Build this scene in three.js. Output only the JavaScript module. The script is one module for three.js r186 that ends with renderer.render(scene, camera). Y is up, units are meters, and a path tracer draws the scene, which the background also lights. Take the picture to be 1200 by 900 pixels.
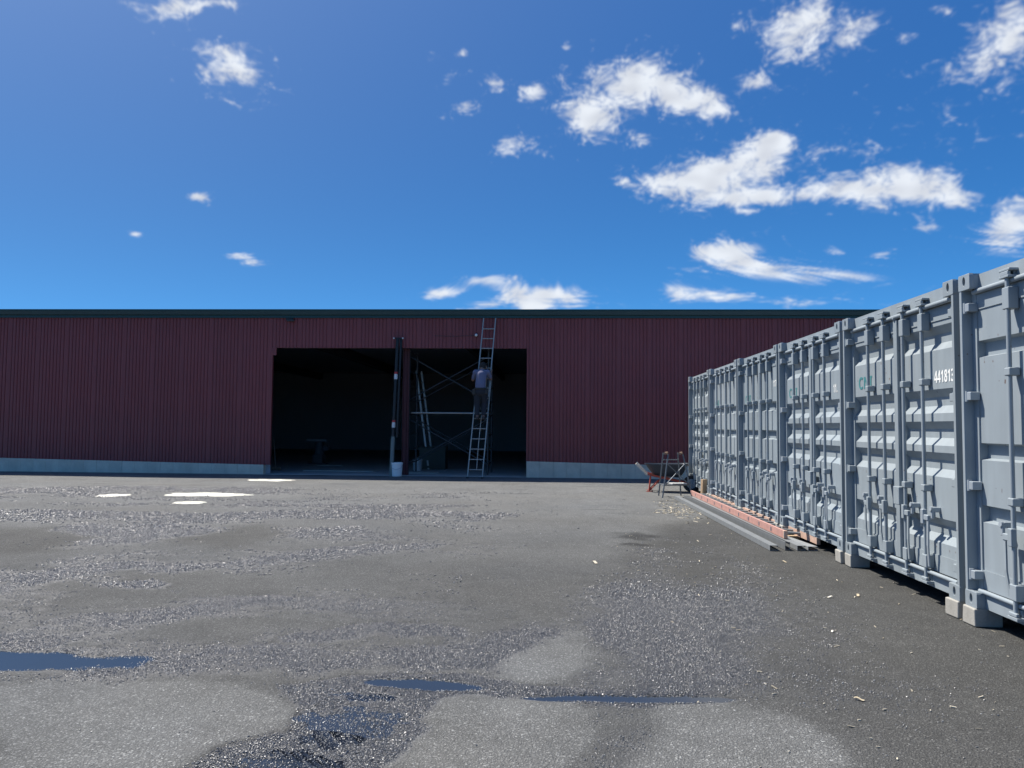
import * as THREE from 'three';
import { mergeGeometries } from 'three/addons/utils/BufferGeometryUtils.js';
import { RoundedBoxGeometry } from 'three/addons/geometries/RoundedBoxGeometry.js';
import { MarchingCubes } from 'three/addons/objects/MarchingCubes.js';
import { TextGeometry } from 'three/addons/geometries/TextGeometry.js';
import { FontLoader } from 'three/addons/loaders/FontLoader.js';

// ---------------------------------------------------------------- camera, sky, sun, exposure
const scene = new THREE.Scene();
const camera = new THREE.PerspectiveCamera(52.4, 4 / 3, 0.1, 4000);
camera.position.set(0, 1.503, 0);
camera.rotation.set(0.0545, 0.0541, 0.0085, 'YXZ');
const renderer = new THREE.WebGLRenderer({ antialias: true });
renderer.setSize(1024, 768);
renderer.toneMapping = THREE.LinearToneMapping;
renderer.toneMappingExposure = 1.6;
renderer.shadowMap.enabled = true;

const SUN = new THREE.Vector3(-1, 1.75, -0.6).normalize();
const sun = new THREE.DirectionalLight(0xfff8ee, 5);
sun.position.copy(SUN).multiplyScalar(60).add(new THREE.Vector3(0, 0, -12));
sun.target.position.set(0, 0, -12);
sun.castShadow = true;
Object.assign(sun.shadow.camera, { left: -40, right: 40, top: 40, bottom: -40, near: 1, far: 160 });
sun.shadow.mapSize.set(4096, 4096);
sun.shadow.bias = -0.0004;
scene.add(sun, sun.target);

// ---------------------------------------------------------------- random and noise
function mulberry(a) { return () => { a |= 0; a = a + 0x6D2B79F5 | 0; let t = Math.imul(a ^ a >>> 15, 1 | a); t = t + Math.imul(t ^ t >>> 7, 61 | t) ^ t; return ((t ^ t >>> 14) >>> 0) / 4294967296; }; }
const PERM = new Uint8Array(512), GX = new Float32Array(256), GY = new Float32Array(256);
{ const r = mulberry(77), p = [...Array(256).keys()]; for (let i = 255; i > 0; i--) { const j = Math.floor(r() * (i + 1)); [p[i], p[j]] = [p[j], p[i]]; } for (let i = 0; i < 512; i++) PERM[i] = p[i & 255]; for (let i = 0; i < 256; i++) { const a = r() * 6.2832; GX[i] = Math.cos(a); GY[i] = Math.sin(a); } }
function noise(x, y) {                                  // gradient noise, about -0.7 .. 0.7
  const xi = Math.floor(x), yi = Math.floor(y), u = x - xi, v = y - yi, X = xi & 255, Y = yi & 255;
  const s = u * u * u * (u * (u * 6 - 15) + 10), t = v * v * v * (v * (v * 6 - 15) + 10);
  const a = PERM[PERM[X] + Y], b = PERM[PERM[X + 1] + Y], c = PERM[PERM[X] + Y + 1], d = PERM[PERM[X + 1] + Y + 1];
  const n0 = GX[a] * u + GY[a] * v, n1 = GX[b] * (u - 1) + GY[b] * v, n2 = GX[c] * u + GY[c] * (v - 1), n3 = GX[d] * (u - 1) + GY[d] * (v - 1);
  return n0 + (n1 - n0) * s + (n2 + (n3 - n2) * s - n0 - (n1 - n0) * s) * t;
}
function fbm(x, y, o) { let s = 0, a = 1, n = 0; for (let i = 0; i < o; i++) { s += a * noise(x, y); n += a; a *= 0.5; x = x * 2.03 + 17.3; y = y * 2.01 + 9.1; } return s / n; }
const clamp = (x, a = 0, b = 1) => x < a ? a : x > b ? b : x;
const sm = (x, a, b) => { const t = clamp((x - a) / (b - a)); return t * t * (3 - 2 * t); };
const lerp = (a, b, t) => a + (b - a) * t;

// ---------------------------------------------------------------- the sky: clear blue air with scattered small clouds
// clouds: azimuth (degrees to the right of straight ahead), elevation, half-length, half-height, tilt, density
const CLOUDS = [
  [-27.0, 26.6, 2.22, 0.93, 21, 0.95], [-24.4, 27.3, 1.72, 0.48, 11, 0.80], [-30.1, 26.2, 1.18, 0.37, 14, 0.40], [-23.3, 23.6, 2.68, 1.77, 4, 1.00], [-24.7, 24.5, 1.24, 0.70, 14, 0.60],
  [-25.4, 15.2, 1.26, 0.39, 1, 1.00], [-29.2, 12.4, 0.65, 0.33, -4, 1.00], [-22.2, 11.4, 1.43, 0.53, -8, 1.00], [-27.6, 23.7, 0.45, 0.29, 18, 0.50], [-20.5, 21.8, 0.65, 0.21, 8, 0.35],
  [-8.9, 25.6, 0.80, 0.53, 5, 0.60], [-7.0, 26.0, 0.92, 0.37, 11, 0.75], [-6.9, 22.6, 1.30, 0.72, 11, 0.80], [-8.1, 24.4, 1.04, 0.65, 4, 0.45], [-4.6, 24.2, 1.39, 0.77, -16, 0.75],
  [-1.7, 23.6, 1.17, 0.82, -1, 1.00], [-3.4, 20.0, 1.55, 0.98, 14, 0.85], [-1.2, 19.7, 0.77, 0.70, -29, 0.65], [0.7, 26.5, 0.46, 0.42, -9, 0.50], [0.2, 24.8, 1.05, 0.65, -2, 0.50],
  [2.5, 22.0, 2.83, 2.00, -16, 1.10], [5.3, 24.0, 3.16, 2.05, -5, 1.00], [8.7, 23.3, 4.14, 1.81, -22, 1.05], [11.1, 22.3, 1.70, 1.07, -17, 0.80], [6.1, 20.3, 1.27, 0.68, 6, 0.70],
  [5.0, 17.6, 0.89, 0.52, -3, 0.75], [11.1, 17.5, 4.43, 1.95, 1, 1.25], [15.0, 18.8, 2.25, 1.69, 10, 1.10], [15.7, 19.7, 1.20, 0.81, -11, 1.00], [7.5, 17.4, 1.65, 0.81, -4, 1.00],
  [14.1, 16.0, 5.32, 0.80, -4, 1.10], [20.8, 15.9, 3.89, 1.19, -11, 1.10], [24.4, 15.9, 3.38, 1.55, -18, 1.15], [26.8, 14.8, 1.63, 0.71, -21, 0.90], [13.8, 15.1, 0.79, 0.23, -4, 0.50],
  [16.8, 25.9, 2.60, 2.09, -49, 1.00], [18.5, 26.8, 1.65, 1.31, -4, 0.90], [21.0, 25.6, 1.93, 1.35, 14, 0.85], [14.5, 23.4, 1.38, 0.95, -3, 0.85], [13.2, 26.9, 0.75, 0.50, -12, 0.80],
  [23.8, 24.6, 0.99, 0.50, 7, 0.40], [26.3, 25.7, 0.83, 0.31, -20, 0.40], [29.4, 23.0, 2.70, 2.13, -2, 0.85], [30.3, 24.4, 1.76, 1.28, -32, 0.80], [26.5, 22.2, 1.84, 0.67, -13, 0.40],
  [29.8, 12.6, 2.16, 1.77, 18, 1.10], [30.4, 17.8, 0.69, 0.38, -15, 0.70], [28.3, 17.9, 1.08, 0.35, -11, 0.35], [12.6, 12.4, 3.32, 1.18, 1, 1.10], [14.0, 11.2, 3.43, 0.93, -11, 0.90],
  [18.5, 10.5, 4.87, 0.80, -9, 0.80], [19.6, 11.9, 0.95, 0.39, -5, 0.65], [22.5, 11.6, 1.00, 0.39, 6, 0.70], [25.0, 13.1, 1.45, 0.37, -7, 0.60], [25.0, 11.7, 0.87, 0.32, -6, 0.40],
  [-8.2, 9.7, 2.23, 0.62, 6, 1.00], [-4.9, 10.7, 2.48, 0.55, 4, 1.00], [0.0, 9.6, 3.85, 0.93, -3, 0.95], [-3.8, 9.2, 3.74, 0.62, 11, 0.70], [-1.6, 8.9, 1.87, 0.62, 0, 1.10],
  [-2.5, 10.0, 2.49, 0.62, 0, 0.60], [8.7, 9.8, 1.79, 0.85, -2, 0.80], [14.0, 9.0, 7.42, 0.53, -4, 0.65], [11.1, 9.5, 2.34, 0.60, -2, 0.50], [18.6, 18.7, 6.73, 1.42, 1, 0.28],
  [27.4, 20.3, 5.47, 2.42, -13, 0.20],
];
{ // more of the same scattered clouds over the rest of the sky
  const r = mulberry(5);
  for (let i = 0; i < 60; i++) {
    const az = 36 + r() * 286, el = 6 + r() * 55, big = r();
    for (let k = 0; k < 3; k++) CLOUDS.push([az + (r() - 0.5) * 6, el + (r() - 0.5) * 2, 1.2 + r() * 3.5 * big, 0.5 + r() * 1.6 * big, (r() - 0.5) * 30, 0.6 + r() * 0.5]);
  }
}
const SKY = 0.625;                                        // the texture holds radiance for the exposure above
function makeSky() {
  const W = 4096, H = 2048, data = new Float32Array(W * H * 4), env = new Float32Array(W * H), D = Math.PI / 180;
  for (const [az, el, rx, ry, rot, den] of CLOUDS) {     // soft ellipses, joined
    const c = Math.cos(rot * D), s = Math.sin(rot * D), ce = Math.cos(el * D), reach = Math.max(rx, ry) * 1.9;
    const r0 = Math.floor((el - reach + 90) / 180 * H), r1 = Math.ceil((el + reach + 90) / 180 * H), dw = Math.ceil(reach / ce / 360 * W);
    const cc = Math.round((((az - 90) / 360) + 0.5) * W);
    for (let row = Math.max(r0, H / 2); row < Math.min(r1, H); row++) {
      const dy = (row + 0.5) / H * 180 - 90 - el;
      for (let k = cc - dw; k <= cc + dw; k++) {
        const dx = ((k + 0.5) / W * 360 - 180 + 90 - az) * ce, u = (dx * c + dy * s) / rx * 1.15, v = (-dx * s + dy * c) / ry * 1.2, q = u * u + v * v;
        if (q > 3.4) continue;
        const i = row * W + ((k % W) + W) % W, e = den * Math.exp(-q * 1.05);
        env[i] = 1 - (1 - Math.min(env[i], 1.2) * 0.8) * (1 - e * 0.8); env[i] /= 0.8;
      }
    }
  }
  const dens = (a, e) => {                               // billowing structure of a cloud at azimuth a, elevation e
    const flat = 1 - sm(e, 9.5, 13); a = lerp(a, a * 0.6, flat); e = lerp(e, e * 1.5, flat);
    const wx = noise(a * 0.55 + 3, e * 0.7) * 1.3, wy = noise(a * 0.55 + 40, e * 0.7 + 9) * 1.1;
    return fbm(a * 0.62 + wx * 0.55 + 11, e * 0.95 + wy * 0.5, 6) * 0.75 + 0.46 * fbm(a * 2.3 + wx * 1.5, e * 3.6 + wy, 4);
  };
  for (let row = 0; row < H; row++) {
    const el = (row + 0.5) / H * 180 - 90, y = Math.sin(el * D), ce = Math.cos(el * D);
    for (let col = 0; col < W; col++) {
      const lon = (col + 0.5) / W * 2 * Math.PI - Math.PI, x = Math.cos(lon) * ce, z = Math.sin(lon) * ce, i = row * W + col, o = i * 4;
      const cs = x * SUN.x + y * SUN.y + z * SUN.z, ang = Math.acos(clamp(cs, -1, 1)) / D;
      const e = Math.max(el, 0), low = Math.exp(-e / 7.8), vlow = Math.exp(-e / 2.6), glow = Math.exp(-Math.max(ang - 6, 0) / 15), near = Math.exp(-ang / 4.5);
      let r = 0.021 + 0.115 * low + 0.10 * vlow + 0.80 * glow + 4 * near, g = 0.128 + 0.52 * low + 0.12 * vlow + 0.88 * glow + 3.8 * near, b = 0.43 + 0.95 * low + 0.05 * vlow + 0.95 * glow + 3.4 * near;
      if (env[i] > 0.03) {
        const az = lon / D + 90, n = dens(az, el), d = env[i] * 1.08 + n * 1.35 * (1.2 - 0.45 * Math.min(1, env[i])) - 0.575, a = Math.pow(sm(d, -0.34, 0.62), 1.6);
        if (a > 0) {
          const n1 = noise(az * 0.6 + 3, el * 0.9), n2 = noise((az - 0.6) * 0.6 + 3, (el + 0.6) * 0.9), shade = clamp(0.93 + (n1 - n2) * 0.2 + n * 0.14 - sm(d, 0.5, 1.2) * 0.10, 0.7, 1.03), al = Math.min(0.96, a * 0.97);
          r = lerp(r, 0.84 * shade, al); g = lerp(g, 0.885 * shade, al); b = lerp(b, 0.95 * (shade * 0.9 + 0.1), al);
        }
      }
      if (el < 0) { r = 0.16; g = 0.17; b = 0.18; }
      data[o] = r * SKY; data[o + 1] = g * SKY; data[o + 2] = b * SKY; data[o + 3] = 1;
    }
  }
  const t = new THREE.DataTexture(data, W, H, THREE.RGBAFormat, THREE.FloatType);
  t.mapping = THREE.EquirectangularReflectionMapping;
  t.magFilter = t.minFilter = THREE.LinearFilter;
  t.needsUpdate = true;
  return t;
}
scene.background = makeSky();
scene.environment = scene.background;

// ---------------------------------------------------------------- helpers
const taken = new Map();
function numbered(name) { const n = taken.get(name) ?? 0; taken.set(name, n + 1); return n ? `${name}_${String(n).padStart(3, '0')}` : name; }
function tag(o, label, category, group, kind) { if (label) o.userData.label = label; if (category) o.userData.category = category; if (group) o.userData.group = group; if (kind) o.userData.kind = kind; return o; }
function thing(name, label, category, pos = [0, 0, 0], turn = 0, group) { const g = new THREE.Group(); g.name = numbered(name); g.position.set(...pos); g.rotation.y = turn; scene.add(g); return tag(g, label, category, group); }
function mesh(name, geo, mat, parent) { const m = new THREE.Mesh(Array.isArray(geo) ? merge(geo) : geo, mat); m.name = parent ? name : numbered(name); m.castShadow = m.receiveShadow = true; (parent ?? scene).add(m); return m; }
function merge(list) { const l = list.map((g) => { const q = g.index ? g.toNonIndexed() : g; for (const k of Object.keys(q.attributes)) if (!['position', 'normal', 'uv'].includes(k)) q.deleteAttribute(k); return q; }); return l.length === 1 ? l[0] : mergeGeometries(l); }
function metric(g) {                                     // uv in metres, each face along its own plane
  g = g.index ? g.toNonIndexed() : g; const p = g.attributes.position, n = g.attributes.normal, uv = new Float32Array(p.count * 2);
  for (let i = 0; i < p.count; i += 3) {
    let ax = 0, ay = 0, az = 0; for (let k = 0; k < 3; k++) { ax += n.getX(i + k); ay += n.getY(i + k); az += n.getZ(i + k); } ax = Math.abs(ax); ay = Math.abs(ay); az = Math.abs(az);
    for (let k = 0; k < 3; k++) { const x = p.getX(i + k), y = p.getY(i + k), z = p.getZ(i + k), j = (i + k) * 2; if (ay >= ax && ay >= az) { uv[j] = x; uv[j + 1] = z; } else if (ax >= az) { uv[j] = z; uv[j + 1] = y; } else { uv[j] = x; uv[j + 1] = y; } }
  }
  g.setAttribute('uv', new THREE.BufferAttribute(uv, 2)); return g;
}
const bx = (x0, x1, y0, y1, z0, z1) => new THREE.BoxGeometry(x1 - x0, y1 - y0, z1 - z0).translate((x0 + x1) / 2, (y0 + y1) / 2, (z0 + z1) / 2);
const rb = (x0, x1, y0, y1, z0, z1, r = 0.006) => new RoundedBoxGeometry(x1 - x0, y1 - y0, z1 - z0, 1, r).translate((x0 + x1) / 2, (y0 + y1) / 2, (z0 + z1) / 2);
const V = (x, y, z) => new THREE.Vector3(x, y, z);
function rod(a, b, r, n = 8, r2 = r) { const d = b.clone().sub(a), g = new THREE.CylinderGeometry(r2, r, d.length(), n); g.applyQuaternion(new THREE.Quaternion().setFromUnitVectors(V(0, 1, 0), d.clone().normalize())); return g.translate((a.x + b.x) / 2, (a.y + b.y) / 2, (a.z + b.z) / 2); }
function bar(a, b, w, t, side = V(1, 0, 0)) {            // rectangular bar from a to b, w along side, t across
  const d = b.clone().sub(a), L = d.length(), y = d.normalize(), x = side.clone().sub(y.clone().multiplyScalar(side.dot(y))).normalize(), z = x.clone().cross(y), m = new THREE.Matrix4().makeBasis(x, y, z);
  return new THREE.BoxGeometry(w, L, t).applyMatrix4(m).translate((a.x + b.x) / 2, (a.y + b.y) / 2, (a.z + b.z) / 2);
}
const tube = (pts, r, n = 24, s = 8) => new THREE.TubeGeometry(new THREE.CatmullRomCurve3(pts, false, 'catmullrom', 0.2), n, r, s);
const profile = (pts, depth) => { const s = new THREE.Shape(); pts.forEach(([x, y], i) => i ? s.lineTo(x, y) : s.moveTo(x, y)); s.closePath(); return new THREE.ExtrudeGeometry(s, { depth, bevelEnabled: false }); };

function tex(n, fn, opts = {}) {                         // n x n texture, fn(u, v) -> [r, g, b] in linear 0..1
  const d = new Uint8Array(n * n * 4);
  for (let y = 0; y < n; y++) for (let x = 0; x < n; x++) { const c = fn(x / n, y / n), o = (y * n + x) * 4; for (let k = 0; k < 3; k++) d[o + k] = clamp(c[k] ?? c[0]) * 255; d[o + 3] = 255; }
  const t = new THREE.DataTexture(d, n, n); t.wrapS = t.wrapT = THREE.RepeatWrapping; t.magFilter = THREE.LinearFilter; t.minFilter = THREE.LinearMipmapLinearFilter; t.generateMipmaps = true;
  t.repeat.set(opts.repeat ?? 1, opts.repeatY ?? opts.repeat ?? 1); t.channel = opts.channel ?? 0; t.needsUpdate = true; return t;
}
// periodic noise for tiles
const tn = (u, v, f, o) => { let s = 0, a = 1, n = 0; for (let i = 0; i < o; i++) { const F = f << i, x = u * F, y = v * F, xi = Math.floor(x), yi = Math.floor(y), p = x - xi, q = y - yi, h = (X, Y) => PERM[PERM[(X % F) & 255] + ((Y % F) & 255)] / 255, sx = p * p * (3 - 2 * p), sy = q * q * (3 - 2 * q); s += a * lerp(lerp(h(xi, yi), h(xi + 1, yi), sx), lerp(h(xi, yi + 1), h(xi + 1, yi + 1), sx), sy); n += a; a *= 0.55; } return s / n; };
const mat = (o) => new THREE.MeshStandardMaterial(o);
const lin = (r, g, b) => new THREE.Color().setRGB(r, g, b);

// ---------------------------------------------------------------- the asphalt yard
// shapes of wet and worn areas, in metres on the ground (x, z)
const AREA = {
  low: [[-1.58, -4.56], [-1.07, -4.76], [-0.45, -4.81], [-0.14, -4.68], [0.26, -4.63], [0.65, -4.59], [1.01, -4.48], [0.51, -4.24], [0.2, -4.31], [-0.23, -4.48], [-0.6, -4.38], [-0.63, -3.98], [-0.74, -3.48], [-0.86, -3.0], [-1.62, -2.9], [-1.53, -3.72], [-1.35, -3.93], [-1.37, -4.16]],
  right: [[0.41, -7.32], [0.94, -7.85], [1.37, -7.49], [1.86, -7.53], [1.74, -6.52], [1.41, -5.51], [1.12, -4.78], [0.81, -4.44], [0.51, -4.24], [0.19, -4.28], [0.27, -4.87], [0.3, -5.87]],
  gap: [[0.18, -3.85], [0.38, -4.12], [0.52, -4.01], [0.37, -3.56], [0.29, -3.0], [0.15, -3.0]],
  dark: [[3.24, -14.35], [1.74, -12.32], [0.82, -9.39], [0.41, -7.4], [1.0, -7.09], [1.76, -7.16], [1.41, -5.51], [1.07, -4.55], [1.32, -4.31], [1.4, -3.97], [1.38, -3.64], [1.35, -2.5], [8, -2.5], [9, -5.72], [9, -14]],
  islandA: [[-9.5, -10.4], [-7.27, -11.03], [-6.03, -10.03], [-5.91, -8.98], [-6.28, -8.63], [-9.5, -8.4]],
  islandB: [[-5.08, -9.99], [-4.49, -11.67], [-3.58, -10.73], [-3.92, -9.39]],
  paleA: [[-3.16, -4.39], [-2.93, -4.50], [-2.44, -4.46], [-1.98, -4.54], [-1.55, -4.42], [-1.37, -4.16], [-1.37, -3.90], [-1.52, -3.70], [-1.63, -3.50], [-1.58, -3.18], [-2.23, -3.13]],
  paleB: [[-0.60, -4.35], [-0.42, -4.45], [-0.13, -4.44], [0.15, -4.33], [0.20, -4.04], [0.17, -3.81], [0.05, -3.54], [0.01, -3.29], [-0.75, -3.24], [-0.68, -3.57], [-0.60, -3.90]],
  paleC: [[0.52, -4.28], [0.81, -4.41], [1.08, -4.42], [1.30, -4.22], [1.36, -3.92], [1.34, -3.59], [1.28, -3.39], [0.31, -3.32], [0.36, -3.56], [0.53, -3.98]],
  dryPatch: [[-0.4, -5.13], [-0.05, -5.67], [0.27, -5.99], [0.28, -5.42], [0.12, -4.86], [-0.24, -4.67]],
  worn: [[-3.13, -8.68], [-2.82, -11.27], [-0.13, -13.91], [0.9, -11.72], [0.41, -7.4], [-0.05, -5.96], [-0.56, -5.91], [-1.13, -5.86], [-1.51, -5.59], [-1.93, -5.92], [-2.02, -7.16]],
};
// damp runs across the yard: half-width, then points
const RUNS = [
  [0.4, [[-14, -12.6], [-9.09, -12.46], [-7.34, -12.44], [-5.49, -12.44], [-3.67, -13.44], [-1.27, -13.22]]],
  [0.3, [[-6.85, -10.98], [-5.81, -10.47], [-4.90, -10.84], [-3.76, -10.71], [-3.02, -11.06]]],
  [0.2, [[-6.5, -6.3], [-4.98, -6.6], [-4.92, -7.37], [-4.86, -7.82], [-4.51, -8.16], [-3.76, -8.13], [-3.31, -8.38], [-2.52, -9.28], [-1.58, -9.79]]],
  [0.12, [[-4.30, -7.18], [-3.80, -7.27]]],
  [0.19, [[-5.5, -5.2], [-3.81, -5.28], [-3.52, -5.58], [-3.03, -5.88], [-2.81, -6.26], [-2.52, -6.59]]],
  [0.22, [[-3.35, -4.88], [-2.63, -4.80], [-2.15, -4.93], [-1.37, -5.09], [-0.50, -5.25], [-0.05, -5.72]]],
  [0.15, [[-1.93, -5.56], [-1.42, -5.72], [-0.67, -5.73]]],
  [0.2, [[-9, -9.0], [-6.71, -9.22], [-6.47, -9.83]]],
  [0.5, [[-16, -16.4], [-12.15, -16.63], [-9.87, -17.72], [-6.66, -17.26]]],
];
function runs(x, z) {
  let m = 0;
  for (const [w, p] of RUNS) for (let i = 0; i + 1 < p.length; i++) {
    const ax = p[i][0], az = p[i][1], ex = p[i + 1][0] - ax, ez = p[i + 1][1] - az; if (z < Math.min(az, az + ez) - 2.6 * w || z > Math.max(az, az + ez) + 3 * w) continue;
    const t = clamp(((x - ax) * ex + (z - az) * ez) / (ex * ex + ez * ez)), d = Math.hypot(x - ax - ex * t, z - az - ez * t); m = Math.max(m, 1 - sm(d / w, 0.2, 2.5));
  }
  return m;
}
const BOX = Object.fromEntries(Object.entries(AREA).map(([k, p]) => [k, [Math.min(...p.map((q) => q[0])), Math.max(...p.map((q) => q[0])), Math.min(...p.map((q) => q[1])), Math.max(...p.map((q) => q[1]))]]));
function within(k, x, z, w) {                            // 1 inside, 0 outside, soft over +-w metres
  const b = BOX[k]; if (x < b[0] - w || x > b[1] + w || z < b[2] - w || z > b[3] + w) return 0;
  const p = AREA[k]; let d = 1e9, inside = false;
  for (let i = 0, j = p.length - 1; i < p.length; j = i++) {
    const ax = p[j][0], az = p[j][1], ex = p[i][0] - ax, ez = p[i][1] - az, wx = x - ax, wz = z - az, t = clamp((wx * ex + wz * ez) / (ex * ex + ez * ez)), dx = wx - ex * t, dz = wz - ez * t;
    d = Math.min(d, dx * dx + dz * dz);
    if ((p[i][1] > z) !== (az > z) && x < (p[j][0] - p[i][0]) * (z - p[i][1]) / (az - p[i][1]) + p[i][0]) inside = !inside;
  }
  d = Math.sqrt(d); return sm(inside ? d : -d, -w, w);
}
// shallow basins where water stands: x, z, half-length, half-width, turn
const BASINS = [[-3.5, -4.83, 0.98, 0.19, -0.07], [-0.72, -4.60, 0.34, 0.085, 0.1], [-1.0, -3.95, 0.32, 0.32, 0.2, 0.52], [-0.98, -4.36, 0.2, 0.09, 0.2, 0.6], [-1.16, -3.4, 0.32, 0.32, 0.1, 0.5], [0.42, -4.46, 0.56, 0.05, -0.06]];
const WATER = -0.007;
function basin(x, z) { let m = 0; for (const [cx, cz, a, b, t, deep = 1] of BASINS) { const dx = x - cx, dz = z - cz; if (Math.abs(dx) > a * 2 || Math.abs(dz) > a) continue; const c = Math.cos(t), s = Math.sin(t), u = (dx * c + dz * s) / a, v = (-dx * s + dz * c) / b, wob = 0.4 * noise(x * 3.1, z * 5.3) + 0.5 * noise(x * 9, z * 11) * (deep < 1 ? 1.4 : 0.5); m = Math.max(m, deep * sm(1.45 - Math.sqrt(u * u + v * v) + wob, 0, 0.9)); } return m; }
function groundHeight(x, z) {
  const d = Math.hypot(x, z); if (d > 60) return 0;
  let h = 0.003 * noise(x * 1.1, z * 1.3) + 0.0018 * noise(x * 3.7, z * 3.9);
  if (d < 9) h -= 0.016 * basin(x, z);
  h += 0.03 * sm(z, -22.1, -21.2) * noise(x * 0.16 + 4, 7) * sm(-z, 15, 19);       // the old paving swells and dips in front of the wall
  return h * (1 - sm(d, 40, 60));
}
function ground(x, z) {                                  // [wetness, tone, brownness]
  const wx = x + 0.16 * fbm(x * 1.3 + 5, z * 1.1, 3) + 0.05 * fbm(x * 6, z * 6 + 3, 2), wz = z + 0.26 * fbm(x * 1.1 + 31, z * 0.9, 3) + 0.06 * fbm(x * 5 + 8, z * 6, 2);
  let wet = runs(x + (wx - x) * 3.2, z + (wz - z) * 2.0) * (0.8 + 1.3 * fbm(x * 1.1, z * 1.9 + 4, 3));
  wet = Math.max(wet, sm(fbm(x * 0.45 + 9, z * 1.0 + 1, 5), -0.16, 0.3) * sm(-x, -0.5, 2.5) * sm(-z, 4.6, 5.4) * sm(z, -20, -16) * 0.62);
  wet = Math.max(wet, 0.34 * within('dark', wx, wz, 0.5) * sm(fbm(x * 0.8, z * 0.7 + 21, 4), -0.3, 0.2) * sm(-x, -3.4, -1.6));
  wet *= 1 - 0.9 * Math.max(within('islandA', wx, wz, 0.3), within('islandB', wx, wz, 0.3));
  wet = Math.max(wet, within('low', wx, wz, 0.06), within('right', x + (wx - x) * 2.5, z + (wz - z) * 2, 0.6) * (0.88 + 0.7 * fbm(x * 1.6, z * 1.6 + 70, 3)), within('gap', wx, wz, 0.09) * 0.35, basin(x, z));
  const px = wx + 0.05 * noise(x * 9, z * 11) + 0.03 * noise(x * 23, z * 21), pz = wz + 0.05 * noise(x * 10 + 4, z * 9) + 0.03 * noise(x * 21, z * 24 + 3), pale = Math.max(within('paleA', px, pz, 0.055), within('paleB', px, pz, 0.055), within('paleC', px, pz, 0.06), within('dryPatch', px, pz, 0.13) * 0.9) * (0.9 + 0.25 * noise(x * 2.2, z * 2.6));
  wet *= 1 - pale;
  let tone = 1 + 0.34 * fbm(x * 0.7, z * 0.7 + 50, 5) + 0.12 * noise(x * 3.3, z * 4.1) + 0.10 * noise(x * 11, z * 9);
  const dark = within('dark', wx, wz, 0.4) * (1 - pale);
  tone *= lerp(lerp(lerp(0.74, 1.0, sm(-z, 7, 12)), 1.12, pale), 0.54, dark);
  tone *= lerp(1, 0.96, within('worn', wx, wz, 0.7));
  const isl = Math.max(within('islandA', wx, wz, 0.4), within('islandB', wx, wz, 0.4)); tone *= lerp(1, 0.7, isl);
  const oil = Math.hypot((x - 1.14) / 0.36, (z + 11.0) / 0.38) + 0.7 * noise(x * 4, z * 4), oil2 = Math.hypot((x - 1.05) / 0.22, (z + 10.2) / 0.16) + 0.7 * noise(x * 5, z * 5);
  tone *= lerp(1, 0.42, sm(1.25 - Math.min(oil, oil2), 0, 0.9));
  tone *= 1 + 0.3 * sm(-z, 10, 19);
  if (z < -13) tone *= 1 - 0.5 * sm(fbm(x * 0.5 + 70, z * 2.3, 3), 0.22, 0.42);                       // dark flat streaks far off
  return [clamp(wet), tone, clamp(0.5 + fbm(x * 0.5 + 90, z * 0.5, 3) + 0.5 * dark + 0.5 * isl)];
}
// one tile of the stones bound in the asphalt: height and shade
const TILE = 2.2, TN = 2048, stoneH = new Float32Array(TN * TN), stoneA = new Uint8Array(TN * TN * 4);
{
  const r = mulberry(9), hit = new Float32Array(TN * TN).fill(0.42);
  for (let i = 0; i < TN * TN; i++) { stoneH[i] = 0.12 * r(); }
  const px = TN / TILE, cells = 185, cw = TN / cells;
  for (let cy = 0; cy < cells; cy++) for (let cx = 0; cx < cells; cx++) for (let rep = 0; rep < 2; rep++) {
    const R = rep ? (0.0014 + r() * 0.002) * px : (0.0036 + r() * r() * 0.0055) * px, x0 = (cx + r()) * cw, y0 = (cy + r()) * cw, tx = (r() + r() - 1) * 1.25, ty = (r() + r() - 1) * 1.25, hh = 0.35 + 0.5 * r(), sq = 0.7 + 0.6 * r(), ta = r() * 6.28, c = Math.cos(ta), s = Math.sin(ta), shade = Math.pow(r(), 1.6) < 0.93 ? 0.3 + 0.42 * r() : 0.8 + 0.2 * r();
    const n = Math.ceil(R * 1.4);
    for (let j = -n; j <= n; j++) for (let k = -n; k <= n; k++) {
      const X = Math.round(x0) + k, Y = Math.round(y0) + j, dx = (X - x0) / R, dy = (Y - y0) / R, u = (dx * c + dy * s) * sq, v = (-dx * s + dy * c) / sq, q = Math.max(Math.abs(u) * 0.8 + Math.abs(v) * 0.55, Math.sqrt(u * u + v * v));
      if (q > 1) continue;
      const h = hh * Math.sqrt(1 - q * q * q) * (rep ? 0.6 : 1) + (dx * tx + dy * ty) * 0.5, o = ((Y + TN) % TN) * TN + (X + TN) % TN;
      if (h > stoneH[o]) { stoneH[o] = h; hit[o] = shade; }
    }
  }
  for (let i = 0; i < TN * TN; i++) { const a = clamp(hit[i] * (0.75 + 0.3 * stoneH[i])) * 255; stoneA[i * 4] = a; stoneA[i * 4 + 1] = a; stoneA[i * 4 + 2] = a; stoneA[i * 4 + 3] = 255; }
}
const dt = (d, n, fmt, type) => { const t = new THREE.DataTexture(d, n, n, fmt, type); t.wrapS = t.wrapT = THREE.RepeatWrapping; t.magFilter = THREE.LinearFilter; t.minFilter = THREE.LinearMipmapLinearFilter; t.generateMipmaps = true; t.repeat.set(1 / TILE, 1 / TILE); t.needsUpdate = true; return t; };
const stoneN = new Uint8Array(TN * TN * 4);
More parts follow.
